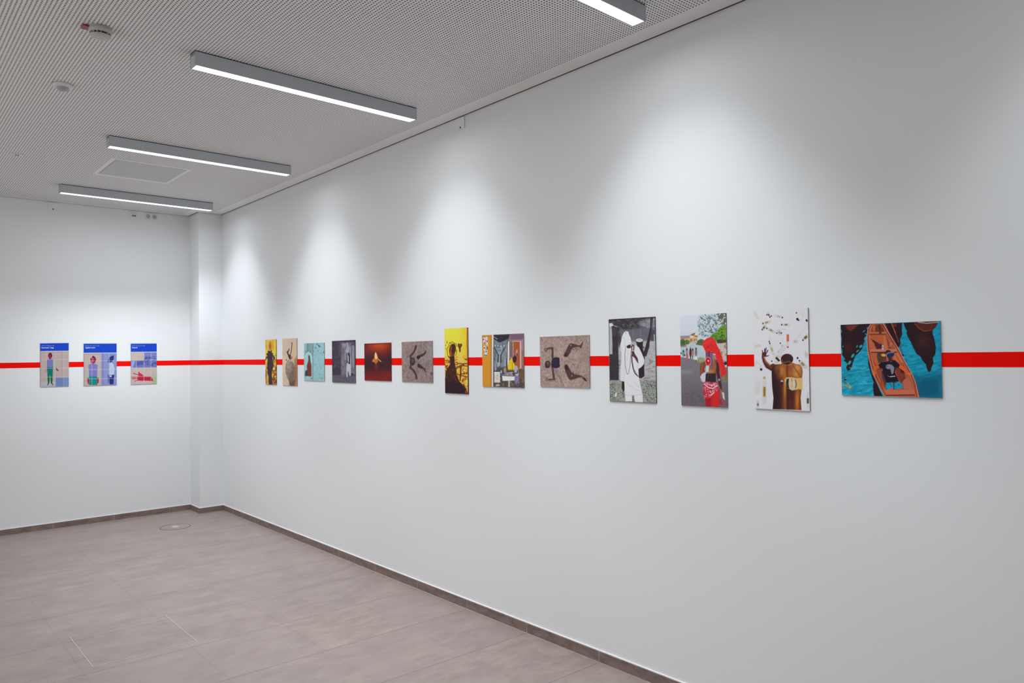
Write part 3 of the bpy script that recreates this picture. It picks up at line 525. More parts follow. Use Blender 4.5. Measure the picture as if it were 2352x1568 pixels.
def paint_white_robe(k):
    k.patch(k.nz(40, 30, 70, 3), .0, (88, 84, 88), .9); k.patch(k.nz(26, 20, 71, 2), .35, (150, 148, 146), .7, np.clip((k.X - 560) / 200, 0, 1)); k.poly([(600, 220), (780, 130), (870, 120), (870, 300), (700, 310)], (182, 186, 190), .6, 60); k.patch(k.nz(24, 20, 72, 2), .1, (92, 92, 88), .7, k.pm([(440, 180), (760, 180), (760, 330), (440, 320)], 40))
    k.poly([(300, 320), (870, 290), (870, 520), (300, 560)], (108, 106, 116), .85, 30); [k.line([(x, 315), (x + 4, 480)], 8, (136, 134, 144), .8, 6) for x in (515, 628)]
    k.mix(np.clip((k.Y - 490 - (k.X - 400) * -.05) / 40, 0, 1), (176, 172, 174)); k.tex(k.nz(30, 22, 73, 3), (22, 22, 22), np.clip((k.Y - 520) / 40, 0, 1))
    k.patch(k.nz(60, 22, 76, 2), .25, (120, 122, 112), .8, np.clip((k.Y - 760) / 60, 0, 1)); k.mix(np.clip((k.Y - 1080) / 80, 0, 1) * .8, (142, 146, 136)); k.patch(k.nz(11, 16, 74, 2), .1, (84, 88, 78), .85, np.clip((k.Y - 1090) / 60, 0, 1)); k.patch(k.nz(13, 15, 75, 2), .4, (196, 200, 192), .9, np.clip((k.Y - 1100) / 60, 0, 1))
    k.poly([(190, 250), (260, 290), (280, 420), (292, 900), (290, 1110), (150, 1110), (145, 700), (190, 700)], (58, 50, 58), 1, 8); k.rect(180, 280, 250, 420, (76, 70, 86), .6, 20); k.tex(k.nz(10, 80, 77, 2), (8, 8, 8), np.clip((300 - k.X) / 10, 0, 1))
    k.poly([(138, 240), (180, 260), (190, 440), (192, 702), (142, 702)], (176, 178, 182), 1, 3); k.poly([(138, 220), (185, 215), (205, 240), (200, 262), (142, 265)], (212, 210, 214)); k.line([(205, 250), (262, 275)], 12, (168, 150, 150), .9); k.patch(k.nz(16, 30, 78, 2), .3, (140, 140, 146), .6, k.pm([(138, 270), (190, 270), (190, 700), (142, 700)]))
    k.ell(300, 480, 30, 110, (64, 58, 64), .8, 0, 14)
    k.poly([(788, 130), (828, 130), (812, 330), (830, 420), (800, 420), (775, 520), (770, 590), (722, 740), (690, 735), (668, 700), (700, 620), (728, 520), (760, 400), (782, 290)], (54, 46, 56), 1, 4); k.poly([(800, 320), (850, 330), (855, 420), (835, 500), (800, 495), (782, 460)], (76, 72, 86), .9, 4); k.line([(848, 400), (850, 480)], 14, (200, 196, 206), .9); k.line([(808, 170), (800, 300)], 8, (140, 136, 140), .5, 6)
    k.poly([(560, 500), (672, 500), (668, 600), (700, 760), (690, 900), (694, 1060), (650, 1090), (600, 1080), (590, 960), (620, 860), (600, 640)], (48, 38, 44), 1, 3); k.ell(616, 487, 60, 34, (66, 56, 62)); k.ell(616, 484, 56, 28, (214, 210, 212)); k.ell(618, 480, 36, 12, (176, 168, 172), .8); k.line([(676, 590), (690, 605)], 14, (40, 34, 40)); k.line([(600, 1080), (650, 1090), (692, 1056)], 16, (200, 180, 176), .95)
    w = (222, 220, 228)
    k.poly([(340, 430), (375, 360), (405, 342), (440, 350), (458, 400), (480, 450), (492, 520), (470, 560), (430, 590), (480, 610), (560, 560), (610, 600), (650, 680), (695, 790), (690, 850), (650, 900), (600, 935), (605, 1060), (630, 1180), (665, 1350), (668, 1460), (550, 1455), (520, 1360), (500, 1440), (395, 1440), (385, 1290), (370, 1130), (316, 1115), (318, 960), (330, 780), (335, 670), (312, 650), (316, 560), (330, 500)], w, 1, 3)
    m = k.pm([(320, 430), (690, 430), (690, 1460), (320, 1460)], 4)
    for a in ([(385, 540), (400, 620), (385, 760), (372, 1120)], [(470, 520), (430, 560), (390, 580)], [(560, 760), (600, 930)], [(500, 620), (490, 760)], [(420, 1150), (520, 1240), (600, 1270)], [(540, 1130), (600, 1220)], [(330, 700), (345, 900), (330, 1100)], [(440, 640), (420, 800)], [(400, 1340), (520, 1345), (640, 1335)], [(350, 420), (380, 470), (385, 540)]): k.line(a, 9, (188, 186, 200), .6, 12)
    k.ell(403, 375, 10, 14, (176, 174, 184), .8); k.poly([(412, 580), (440, 560), (475, 552), (482, 590), (460, 612), (425, 608)], (52, 36, 44), 1, 2); k.poly([(318, 560), (345, 600), (340, 680), (314, 650)], (204, 200, 212), .8)
    k.poly([(340, 1128), (378, 1132), (382, 1240), (372, 1290), (352, 1275), (336, 1230)], (54, 38, 44)); k.line([(362, 1280), (360, 1380)], 6, (60, 46, 50))
    k.line([(402, 600), (388, 700), (392, 860), (412, 990), (430, 1018), (445, 1000), (470, 860), (485, 640)], 6, (74, 64, 74), .9)
    k.line([(500, 640), (492, 590), (510, 558), (530, 575), (525, 640)], 15, (70, 42, 44)); k.poly([(490, 655), (530, 655), (545, 700), (590, 770), (600, 850), (575, 820), (540, 760), (495, 725)], (84, 54, 58), 1, 2)
    k.line([(495, 720), (500, 830), (520, 930), (545, 1000), (590, 1045)], 17, (72, 52, 60)); k.line([(530, 940), (590, 1040)], 10, (150, 140, 146), .7)
    k.poly([(230, 1365), (240, 1310), (262, 1300), (255, 1370)], (224, 226, 224), 1, 3); k.rect(500, 1350, 530, 1450, (104, 106, 100), .9, 8)
    b = np.maximum(np.clip((k.X - (852 + (k.Y - 118) * .015)) / 10, 0, 1), np.clip((k.Y - (1425 + (k.X - 150) * .047)) / 12, 0, 1)); k.mix(b * .6, (40, 36, 44))
    k.mix(k.pm([(133, 158), (862, 118), (862, 134), (134, 176)], 4) * .7, (40, 36, 42)); k.mix(k.pm([(133, 158), (142, 158), (158, 1440), (148, 1440)], 3) * .6, (46, 42, 48))

def paint_megaphone(k):
    k.mix(1, (206, 214, 224)); k.vmix(150, 420, (200, 204, 214), .6)
    m = k.pm([(400, 180), (520, 130), (810, 120), (815, 480), (560, 470), (420, 440)], 40); k.mix(m * .5, (176, 196, 200)); k.patch(k.nz(22, 28, 80, 3), .12, (96, 112, 106), .85, m); k.patch(k.nz(14, 18, 81, 2), .35, (62, 72, 66), .9, m)
    k.patch(k.nz(26, 30, 82, 2), -.3, (92, 88, 74), .9, k.pm([(680, 125), (810, 120), (812, 300), (740, 280), (700, 230)], 14)); k.line([(510, 140), (570, 290), (620, 420)], 6, (70, 74, 70)); k.line([(560, 150), (640, 240), (690, 330)], 5, (80, 84, 80), .9); k.line([(437, 176), (508, 224)], 12, (110, 112, 112)); k.line([(430, 200), (410, 300), (470, 370)], 5, (96, 104, 100))
    k.poly([(560, 480), (620, 410), (680, 390), (700, 340), (740, 300), (800, 290), (815, 560), (700, 545), (600, 520)], (104, 146, 56), 1, 8); k.patch(k.nz(20, 22, 83, 2), .15, (60, 92, 36), .9, k.pm([(560, 480), (680, 390), (740, 300), (815, 290), (815, 560), (600, 520)], 8)); k.patch(k.nz(18, 20, 84, 2), .4, (150, 186, 76), .9, k.pm([(700, 400), (740, 300), (815, 290), (815, 430)], 8)); k.rect(680, 500, 815, 555, (66, 54, 50), .85, 12)
    k.poly([(145, 450), (260, 440), (340, 400), (365, 395), (350, 430), (405, 435), (400, 490), (380, 520), (300, 550), (145, 540)], (214, 176, 128), 1, 4); k.poly([(145, 440), (300, 436), (320, 470), (160, 490)], (150, 128, 138), .9, 6); k.poly([(300, 420), (368, 394), (350, 440), (310, 440)], (146, 100, 78)); k.rect(355, 440, 400, 455, (150, 80, 60), .9); [k.rect(x, 480, x + 10, 520, (140, 110, 84), .8) for x in (295, 312, 350, 372)]; k.ell(310, 455, 26, 18, (214, 214, 220), .9)
    k.ell(185, 545, 44, 60, (84, 104, 62), 1, 0, 8); k.ell(250, 530, 36, 34, (100, 126, 66), 1, 0, 8); k.poly([(370, 570), (400, 510), (450, 485), (490, 500), (480, 590)], (88, 110, 66), 1, 8); k.patch(k.nz(16, 20, 85, 2), .2, (56, 72, 46), .8, k.pm([(145, 490), (490, 490), (490, 600), (145, 600)], 8) * .7)
    k.poly([(150, 600), (280, 555), (500, 590), (520, 790), (400, 760), (150, 720)], (184, 194, 198), 1, 6); k.poly([(280, 560), (350, 550), (380, 640), (280, 640)], (176, 192, 200), .9, 6); k.rect(150, 570, 240, 600, (120, 110, 106), .7, 8)
    k.mix(k.pm([(150, 740), (400, 790), (520, 830), (840, 900), (845, 1480), (160, 1460)], 12), (122, 116, 124)); k.mix(np.clip((k.Y - 950) / 400, 0, 1) * k.pm([(150, 740), (845, 740), (845, 1480), (160, 1460)], 4) * .6, (94, 82, 90)); k.tex(k.nz(12, 12, 86, 2), (14, 12, 13), np.clip((k.Y - 1000) / 60, 0, 1)); k.ell(230, 960, 80, 30, (148, 146, 156), .6, 0, 26)
    k.ell(450, 790, 60, 40, (146, 146, 106), .9, 0, 14)
    for x, y, h, c in [(195, 690, 50, (90, 150, 130)), (245, 670, 60, (150, 140, 150)), (298, 680, 66, (52, 44, 56)), (330, 680, 60, (176, 120, 80)), (378, 680, 66, (110, 110, 120)), (250, 740, 46, (190, 90, 90)), (378, 770, 40, (220, 220, 216))]: k.ell(x, y, 17, h, c, .95, 0, 5)
    for x, y in [(195, 660), (245, 635), (298, 640), (378, 625), (330, 640), (160, 690), (212, 720)]: k.ell(x, y, 9, 14, (44, 32, 44))
    k.line([(300, 720), (300, 770)], 12, (50, 40, 50)); k.line([(325, 730), (325, 770)], 10, (60, 40, 50)); k.line([(378, 790), (378, 810)], 14, (70, 40, 40))
    k.poly([(690, 560), (815, 540), (825, 860), (780, 860), (700, 700)], (196, 182, 172), 1, 8); k.patch(k.nz(30, 34, 87, 2), .2, (150, 110, 90), .8, k.pm([(690, 560), (815, 540), (825, 880), (700, 700)], 6)); k.poly([(750, 1040), (840, 1000), (835, 1110), (780, 1100)], (122, 138, 86), .9, 12); k.ell(800, 840, 26, 24, (50, 36, 40)); k.ell(806, 1040, 16, 50, (140, 96, 70), .9)
    k.poly([(435, 880), (450, 840), (510, 800), (640, 760), (700, 800), (718, 870), (715, 960), (740, 1100), (755, 1230), (740, 1240), (700, 1130), (680, 1010), (600, 990), (500, 980), (440, 1040)], (126, 70, 52), 1, 4); k.poly([(560, 800), (640, 770), (672, 900), (650, 960), (560, 975)], (160, 100, 66), .9, 20); k.ell(590, 960, 50, 20, (190, 130, 90), .7, 0, 14); k.poly([(675, 800), (715, 860), (718, 980), (750, 1150), (752, 1240), (720, 1160), (690, 1060), (672, 950)], (72, 40, 46), 1, 4); k.line([(470, 850), (455, 980)], 20, (160, 90, 60), .7, 12); k.rect(700, 1060, 728, 1090, (200, 180, 160), .8, 6)
    k.poly([(600, 700), (660, 720), (665, 790), (620, 800)], (150, 120, 110), .9, 8)
    k.poly([(515, 670), (560, 650), (612, 680), (612, 800), (520, 800)], (70, 50, 84)); [k.line([(x, 680), (x + 2, 780)], 6, (170, 160, 200), .9) for x in (528, 548, 582, 600)]; k.line([(600, 790), (612, 900)], 20, (96, 84, 130), 1, 4); k.rect(552, 680, 575, 740, (150, 30, 50), .8)
    r = (226, 46, 44)
    k.poly([(468, 570), (480, 520), (540, 475), (600, 468), (640, 490), (665, 540), (690, 600), (730, 680), (780, 830), (815, 940), (818, 990), (770, 1010), (760, 1040), (740, 1035), (730, 960), (700, 830), (665, 770), (655, 700), (612, 700), (600, 665), (520, 680), (500, 640)], r, 1, 4); k.line([(540, 600), (600, 570), (640, 620)], 12, (180, 26, 34), .7, 8); k.line([(490, 560), (560, 520), (640, 500)], 8, (246, 90, 76), .6, 8); k.line([(700, 680), (760, 860), (780, 980)], 12, (196, 26, 30), .6, 8); k.line([(520, 640), (545, 600), (600, 640), (612, 700)], 9, (176, 24, 32), .7, 6)
    k.ell(553, 808, 42, 62, (236, 200, 196)); k.ell(553, 808, 38, 57, (206, 24, 36)); k.ell(555, 802, 16, 26, (140, 10, 20)); k.ell(556, 802, 10, 14, (240, 220, 220))
    k.poly([(520, 870), (568, 875), (562, 960), (515, 970), (505, 920)], (206, 206, 216), 1, 3); k.line([(520, 880), (516, 950)], 8, (90, 80, 110), .7, 3); k.poly([(500, 965), (535, 975), (540, 1030), (520, 1090), (485, 1118), (452, 1095), (440, 1030), (465, 990)], (196, 202, 212), 1, 3); k.line([(442, 1050), (480, 1122)], 6, (150, 40, 50), .8)
    k.poly([(520, 985), (665, 985), (668, 1120), (515, 1095)], (52, 40, 46)); k.line([(560, 1000), (555, 1060)], 8, (84, 80, 90), .7)
    k.poly([(488, 1100), (560, 1110), (690, 1110), (705, 1180), (730, 1260), (715, 1460), (525, 1460), (510, 1350), (488, 1250)], (196, 40, 62), 1, 3); m = k.pm([(488, 1100), (690, 1110), (720, 1200), (600, 1320), (500, 1360), (488, 1250)], 6); k.patch(k.nz(11, 13, 88, 2), .2, (236, 190, 196), .9, m); k.patch(k.nz(14, 12, 89, 2), .4, (130, 40, 90), .8, m)
    k.line([(500, 1135), (560, 1185), (620, 1200), (680, 1165)], 14, (232, 220, 230), .9); k.line([(510, 1120), (600, 1160), (670, 1130)], 12, (206, 190, 220), .8); k.poly([(640, 1280), (715, 1250), (715, 1465), (620, 1465)], (214, 40, 34), .95, 12); k.poly([(520, 1350), (600, 1330), (600, 1460), (525, 1460)], (166, 26, 34), .9, 14); k.line([(590, 1300), (640, 1260)], 16, (240, 226, 220), .8)
    k.line([(750, 1230), (770, 1350), (790, 1470)], 20, (180, 70, 70), .9); k.poly([(755, 1250), (785, 1260), (800, 1370), (770, 1340)], (214, 214, 214), .9, 6); k.line([(740, 1220), (755, 1300)], 12, (150, 110, 90)); k.poly([(715, 1340), (750, 1350), (760, 1440), (720, 1430)], (160, 40, 70), .8, 8)

def bottle(k, x, y, ang, L, w, body=(212, 210, 204), lab=None, cap=(40, 42, 70)):
    t = np.radians(ang); c, s = np.cos(t), np.sin(t)
    k.line([(x - c * L / 2, y - s * L / 2), (x + c * L * .3, y + s * L * .3)], w, body, .8, 8)
    k.line([(x - c * L / 2 + s * w / 2, y - s * L / 2 - c * w / 2), (x + c * L * .3 + s * w / 2, y + s * L * .3 - c * w / 2)], 3, (176, 172, 164), .6, 4)
    k.line([(x + c * L * .3, y + s * L * .3), (x + c * L * .5, y + s * L * .5)], w * .4, body, .8, 4)
    if lab: k.line([(x - c * L * .12, y - s * L * .12), (x + c * L * .08, y + s * L * .08)], w * .7, lab, .85, 6)
    if cap: k.ell(x + c * L * .55, y + s * L * .55, 9, 11, cap)

def paint_bottles(k):
    k.mix(1, (222, 220, 226)); k.glow(200, 300, 200, 400, (226, 222, 222), .6)
    for a in [(330, 190, 60, 60, 26, (206, 196, 190), (70, 50, 50), (50, 40, 60)), (465, 215, 15, 90, 34, (210, 210, 204), (176, 180, 156), (40, 40, 70)), (750, 225, 115, 90, 56, (222, 214, 196), (240, 238, 226), (30, 34, 70)), (300, 290, 165, 90, 34, (210, 200, 190), (150, 128, 104), (50, 50, 60)), (560, 325, 180, 100, 30, (214, 206, 190), (110, 106, 66), (34, 36, 60)), (265, 360, 130, 60, 36, (190, 190, 170), (90, 96, 76), (44, 50, 50)), (360, 395, 205, 110, 34, (206, 202, 190), (140, 132, 104), (30, 34, 60)), (475, 430, 60, 70, 40, (206, 200, 188), (176, 160, 150), None), (375, 650, 250, 150, 34, (206, 204, 194), (176, 160, 96), (26, 40, 90)), (685, 550, 170, 60, 44, (212, 212, 206), (180, 184, 178), None), (822, 500, 135, 90, 44, (206, 204, 190), (84, 74, 50), (30, 40, 70)), (730, 480, 120, 80, 14, (216, 216, 214), None, None), (195, 870, 45, 110, 50, (210, 204, 190), (226, 224, 216), None), (835, 725, 250, 70, 50, (206, 206, 200), (190, 188, 180), None), (785, 850, 225, 110, 50, (200, 198, 176), (130, 128, 92), (30, 34, 60)), (190, 605, -12, 90, 34, (212, 208, 202), (204, 196, 186), None), (180, 1180, 100, 170, 60, (214, 212, 208), None, None), (855, 1340, 90, 220, 40, (206, 208, 206), (60, 54, 40), None), (192, 1390, 90, 80, 28, (196, 196, 184), (76, 80, 60), None), (340, 510, 90, 70, 16, (214, 206, 200), None, (60, 50, 60)), (160, 200, 60, 100, 40, (222, 208, 198), None, None), (535, 395, 0, 80, 24, (216, 216, 218), None, None)]: bottle(k, *a)
    for x, y in [(305, 188), (366, 205), (700, 170), (488, 572), (440, 436), (502, 435), (376, 810), (516, 607), (464, 685)]: k.ell(x, y, 8, 10, (34, 34, 60))
    k.ell(836, 275, 13, 18, (40, 40, 56), 1, -20); k.ell(713, 254, 15, 17, (34, 34, 50)); k.ell(233, 920, 17, 17, (36, 40, 86)); k.ell(718, 771, 12, 14, (30, 34, 66))
    bottle(k, 480, 700, 125, 210, 66, (214, 208, 206), None, None); k.poly([(420, 770), (440, 750), (488, 800), (470, 820)], (50, 44, 40)); k.line([(440, 740), (500, 760)], 10, (196, 150, 140), .7, 6); k.poly([(405, 820), (440, 790), (470, 830), (430, 855)], (206, 198, 170), .9, 6)
    k.rect(570, 450, 604, 620, (214, 204, 198), .9, 10); k.rect(573, 458, 602, 548, (206, 76, 44), .95, 6); k.ell(586, 500, 9, 40, (226, 130, 100), .5, 0, 6); k.ell(588, 625, 13, 11, (206, 44, 50))
    k.rect(250, 1060, 308, 1380, (208, 206, 204), .8, 14); k.rect(262, 1015, 292, 1050, (190, 150, 90), .9, 6); k.rect(258, 1150, 300, 1290, (206, 176, 110), .95, 8); k.rect(268, 1155, 290, 1275, (130, 90, 40), .8, 6)
    sk = (74, 38, 34)
    k.poly([(242, 700), (262, 690), (290, 740), (292, 755), (262, 735), (290, 800), (350, 860), (395, 840), (430, 860), (410, 945), (365, 935), (300, 890), (262, 810), (240, 740)], (96, 52, 40), 1, 3); k.line([(262, 740), (300, 820), (350, 865)], 18, (190, 110, 60), .85, 12)
    for a in ([(262, 720), (246, 668)], [(275, 705), (280, 645)], [(288, 702), (298, 632)], [(298, 710), (322, 664)], [(295, 745), (330, 735)]): k.line(a, 12, (70, 34, 50), 1, 1)
    k.ell(276, 720, 26, 32, (84, 42, 50)); k.line([(246, 750), (262, 820), (300, 890), (370, 930)], 16, (52, 28, 36), .8, 8)
    B = [(375, 930), (395, 880), (430, 855), (500, 850), (520, 820), (640, 830), (700, 852), (748, 858), (780, 900), (786, 960), (776, 1050), (770, 1200), (760, 1300), (772, 1456), (392, 1446), (402, 1300), (385, 1160), (378, 1050)]
    k.poly(B, (108, 58, 30), 1, 3); m = k.pm(B, 3)
    def g(x, y, rx, ry, c, a): k.mix(m * a * np.exp(-((k.X - x) / rx) ** 2 - ((k.Y - y) / ry) ** 2), c)
    k.mix(m * np.clip((520 - k.X) / 90, 0, 1) * .97, (46, 24, 36)); g(500, 940, 56, 90, (220, 140, 58), .9); g(450, 900, 40, 50, (150, 90, 44), .8); g(600, 840, 50, 36, (236, 168, 76), .9); g(700, 900, 90, 60, (228, 156, 84), .9); g(620, 910, 46, 50, (120, 62, 34), .8); g(460, 950, 28, 50, (104, 54, 34), .8)
    g(690, 990, 80, 60, (236, 160, 80), .9); g(620, 990, 40, 90, (190, 110, 44), .8); g(580, 930, 14, 120, (96, 46, 30), .8); g(552, 1180, 20, 200, (232, 150, 60), .95); g(570, 1380, 30, 120, (170, 96, 44), .8); g(640, 1280, 66, 240, (66, 30, 32), .9); g(720, 1330, 34, 180, (206, 118, 44), .95); g(756, 1400, 20, 140, (120, 50, 26), .8); g(470, 1300, 50, 240, (52, 26, 36), .9); g(620, 1400, 30, 110, (90, 44, 38), .7)
    k.line([(660, 870), (700, 930), (745, 1000)], 12, (120, 62, 36), .8, 10); k.line([(590, 1140), (592, 1440)], 22, (54, 26, 34), .85, 16)
    k.ell(578, 785, 82, 72, (58, 32, 34)); k.ell(600, 770, 50, 44, (66, 38, 36), .7, 0, 20); k.poly([(495, 800), (520, 780), (528, 820), (505, 830)], (110, 60, 40)); k.line([(520, 835), (600, 815), (650, 840)], 16, (180, 110, 60), .6, 12)
    k.poly([(550, 1060), (570, 1028), (640, 1024), (700, 1040), (780, 1034), (785, 1190), (740, 1180), (650, 1200), (590, 1170), (560, 1110)], (214, 200, 160), .95, 6); k.poly([(690, 1040), (785, 1034), (785, 1190), (710, 1180)], (220, 176, 100), .8, 12)
    k.poly([(572, 1050), (605, 1040), (600, 1120), (612, 1180), (580, 1160), (565, 1100)], (50, 46, 40)); k.line([(640, 1040), (650, 1110), (644, 1150)], 9, (190, 60, 40), .9); k.line([(690, 1060), (704, 1120), (694, 1165)], 11, (60, 74, 60), .9); k.ell(660, 1110, 24, 44, (222, 206, 170), .6, 0, 12); k.ell(512, 1080, 15, 16, (206, 206, 214)); k.ell(512, 1105, 14, 24, (40, 34, 50))

def paint_boat(k):
    k.mix(1, (24, 148, 178)); k.tex(k.nz(110, 26, 90, 3, -12), (16, 30, 32)); k.patch(k.nz(120, 24, 91, 3, -10), .25, (70, 186, 206), .7, np.clip((k.Y - 500) / 200, 0, 1) * np.clip((900 - k.X) / 200, 0, 1)); k.patch(k.nz(100, 22, 92, 3, -12), .35, (8, 110, 140), .8)
    k.mix(k.pm([(1480, 1100), (1900, 1030), (1910, 1450), (1450, 1450)], 160) * .85, (6, 82, 108)); k.mix(np.clip((k.X - 1780) / 150, 0, 1) * .35, (30, 100, 150)); k.mix(k.pm([(1350, 1030), (1480, 1030), (1560, 1260), (1520, 1440), (1490, 1440)], 60) * .6, (6, 90, 116))
    d = (40, 22, 30)
    k.poly([(165, 188), (690, 170), (640, 230), (600, 420), (560, 520), (540, 600), (470, 680), (420, 720), (380, 830), (360, 900), (330, 960), (285, 985), (262, 920), (290, 860), (215, 800), (245, 780), (190, 700), (200, 640), (176, 560), (186, 420), (166, 330)], d, 1, 6)
    for x, y, rx, ry, a in [(515, 560, 34, 22, -40), (375, 720, 40, 20, -55), (320, 840, 40, 22, -55), (450, 560, 22, 12, -60), (570, 300, 30, 8, -35), (600, 350, 16, 8, 0), (600, 420, 40, 22, -50), (335, 935, 26, 8, 40), (205, 560, 12, 12, 0), (175, 300, 10, 30, 0), (630, 250, 12, 14, 0), (460, 640, 30, 12, -40)]: k.ell(x, y, rx, ry, (44, 160, 180), .95, a, 3)
    k.poly([(250, 200), (480, 180), (400, 260), (340, 300), (280, 260)], (118, 52, 38), .9, 30); k.glow(300, 580, 70, 60, (72, 34, 22), .7)
    k.poly([(1250, 160), (1440, 150), (1800, 180), (1760, 260), (1740, 330), (1770, 420), (1800, 580), (1790, 700), (1745, 760), (1760, 850), (1720, 930), (1715, 980), (1680, 1005), (1650, 960), (1635, 880), (1560, 790), (1540, 740), (1470, 690), (1420, 590), (1380, 500), (1340, 430), (1300, 350), (1310, 300), (1265, 220)], d, 1, 6); k.glow(1590, 470, 110, 120, (80, 40, 26), .7)
    k.poly([(1420, 150), (1850, 140), (1800, 240), (1740, 290), (1600, 310), (1500, 250)], (92, 38, 30), .95, 8); k.line([(1440, 180), (1520, 260), (1600, 308), (1740, 285)], 9, (170, 76, 54), .9, 3); k.line([(1500, 150), (1640, 170), (1850, 150)], 14, (206, 176, 176), .9); k.line([(1600, 150), (1840, 140)], 8, (60, 24, 26), .8)
    k.poly([(920, 170), (1225, 160), (1220, 260), (1225, 360), (1190, 440), (1200, 520), (1160, 580), (1080, 500), (990, 320)], d, 1, 5); k.line([(1245, 170), (1262, 220), (1240, 300)], 10, (60, 170, 190), .8); k.poly([(1050, 170), (1150, 165), (1120, 240), (1060, 220)], (104, 50, 34), .8, 14)
    k.poly([(640, 700), (700, 1010), (760, 1130), (890, 1420), (740, 1410), (720, 1250), (735, 1180), (690, 1050), (640, 860)], d, 1, 5)
    W = (168, 84, 58)
    k.poly([(690, 170), (930, 170), (1000, 320), (1160, 600), (1280, 840), (1400, 1040), (1490, 1300), (1520, 1440), (930, 1420), (780, 1160), (700, 960), (640, 700), (618, 450), (640, 250)], W, 1, 4)
    m = k.pm([(690, 170), (930, 170), (1000, 320), (1160, 600), (1280, 840), (1400, 1040), (1490, 1300), (1520, 1440), (930, 1420), (780, 1160), (700, 960), (640, 700), (618, 450), (640, 250)], 4)
    k.tex(k.nz(10, 110, 93, 3, -22), (34, 24, 18), m)
    k.poly([(720, 190), (900, 190), (930, 300), (900, 320), (700, 330)], (104, 46, 34), .9, 14); k.poly([(720, 200), (770, 200), (760, 310), (720, 300)], (196, 96, 50), .9, 10); k.line([(830, 190), (850, 320)], 18, (60, 26, 26), .9, 6)
    k.poly([(660, 380), (900, 360), (880, 480), (770, 480), (690, 420)], (186, 92, 48), .9, 10); k.poly([(700, 430), (840, 500), (870, 520), (870, 600), (770, 610), (740, 520)], (72, 30, 28), .95, 8); k.poly([(660, 420), (740, 500), (790, 620), (700, 620), (670, 560)], (196, 100, 60), .9, 10); k.poly([(900, 380), (940, 360), (1010, 560), (960, 610), (900, 600)], (200, 110, 66), .9, 12); k.poly([(940, 360), (990, 480), (1040, 600), (990, 600)], (110, 44, 36), .7, 12); k.line([(660, 390), (850, 520)], 12, (196, 110, 84), .9)
    k.poly([(700, 660), (790, 660), (820, 780), (830, 880), (760, 860), (730, 760)], (190, 96, 50), .9, 12); k.poly([(800, 660), (950, 650), (960, 800), (820, 850), (790, 740)], (78, 52, 50), .95, 8); k.poly([(1090, 680), (1160, 680), (1240, 830), (1190, 870), (1080, 780)], (206, 112, 66), .9, 10); k.line([(1110, 700), (1200, 860)], 10, (110, 44, 36), .8, 6)
    k.poly([(770, 960), (900, 950), (960, 1170), (940, 1300), (860, 1180)], (150, 72, 52), .9, 14); k.poly([(870, 980), (920, 980), (950, 1180), (940, 1260), (880, 1100)], (72, 46, 54), .9, 10); k.poly([(1110, 960), (1220, 950), (1260, 1020), (1280, 1120), (1200, 1190), (1140, 1100)], (124, 52, 36), .9, 14); k.ell(1240, 980, 44, 40, (46, 26, 26), .9, 0, 10); k.line([(1190, 1200), (1270, 1090)], 10, (86, 34, 30), .9, 4); k.poly([(1240, 1150), (1330, 1080), (1420, 1300), (1250, 1300)], (190, 104, 84), .8, 16)
    k.rect(650, 312, 950, 346, (196, 104, 66), .9, 4); k.rect(650, 346, 950, 358, (60, 26, 24), .8, 6); k.ell(850, 330, 24, 16, (60, 28, 26), .8, 0, 8)
    k.poly([(675, 612), (1120, 612), (1130, 655), (685, 655)], (192, 118, 96)); k.poly([(685, 655), (1130, 655), (1130, 672), (690, 672)], (60, 24, 28), .8, 4); k.rect(880, 545, 905, 615, (190, 206, 216)); k.rect(876, 565, 905, 590, (90, 140, 190)); k.line([(1010, 530), (1045, 490), (1040, 540), (1000, 570)], 8, (206, 160, 140), .8)
    k.poly([(900, 1305), (1420, 1300), (1440, 1385), (940, 1395)], (196, 106, 76)); k.poly([(940, 1392), (1450, 1385), (1450, 1400), (945, 1408)], (60, 20, 26), .9); k.rect(960, 1405, 1450, 1440, (176, 96, 76), .7, 6); k.line([(1150, 960), (1300, 990)], 6, (90, 40, 34), .7)
    k.line([(770, 935), (1240, 935)], 14, (90, 40, 40), .9); k.line([(770, 952), (1230, 952)], 8, (50, 22, 26), .9)
    for pts, w, c in [([(698, 165), (640, 250), (620, 420), (632, 620), (660, 800), (720, 1000), (790, 1170), (930, 1430)], 12, (210, 128, 104)), ([(715, 170), (660, 250), (642, 420), (655, 620), (690, 800), (745, 1000), (830, 1170), (945, 1400)], 6, (84, 32, 32)), ([(730, 175), (672, 260), (655, 420), (670, 620), (705, 800), (762, 1000), (850, 1170)], 9, (206, 120, 92)), ([(900, 170), (970, 290), (1090, 480), (1180, 640), (1270, 820), (1390, 1030), (1450, 1180), (1500, 1440)], 12, (214, 136, 112)), ([(890, 190), (955, 300), (1075, 500), (1160, 640), (1250, 820), (1370, 1030), (1430, 1180), (1480, 1440)], 6, (84, 30, 32)), ([(875, 200), (940, 310), (1060, 510), (1140, 640), (1230, 820), (1340, 1020), (1400, 1180), (1455, 1440)], 8, (200, 116, 90)), ([(1000, 400), (1060, 510)], 4, (80, 30, 30))]: k.line(pts, w, c, .95, 3)
    k.line([(1040, 160), (1110, 330), (1165, 490)], 17, (190, 84, 46), 1, 2); k.line([(1120, 350), (1180, 530), (1235, 710)], 12, (84, 40, 42), 1, 2); k.ell(1240, 712, 18, 15, (30, 26, 56))
    k.ell(905, 712, 42, 26, (214, 150, 26), 1, 6); k.ell(905, 708, 26, 10, (240, 190, 70), .8, 6)
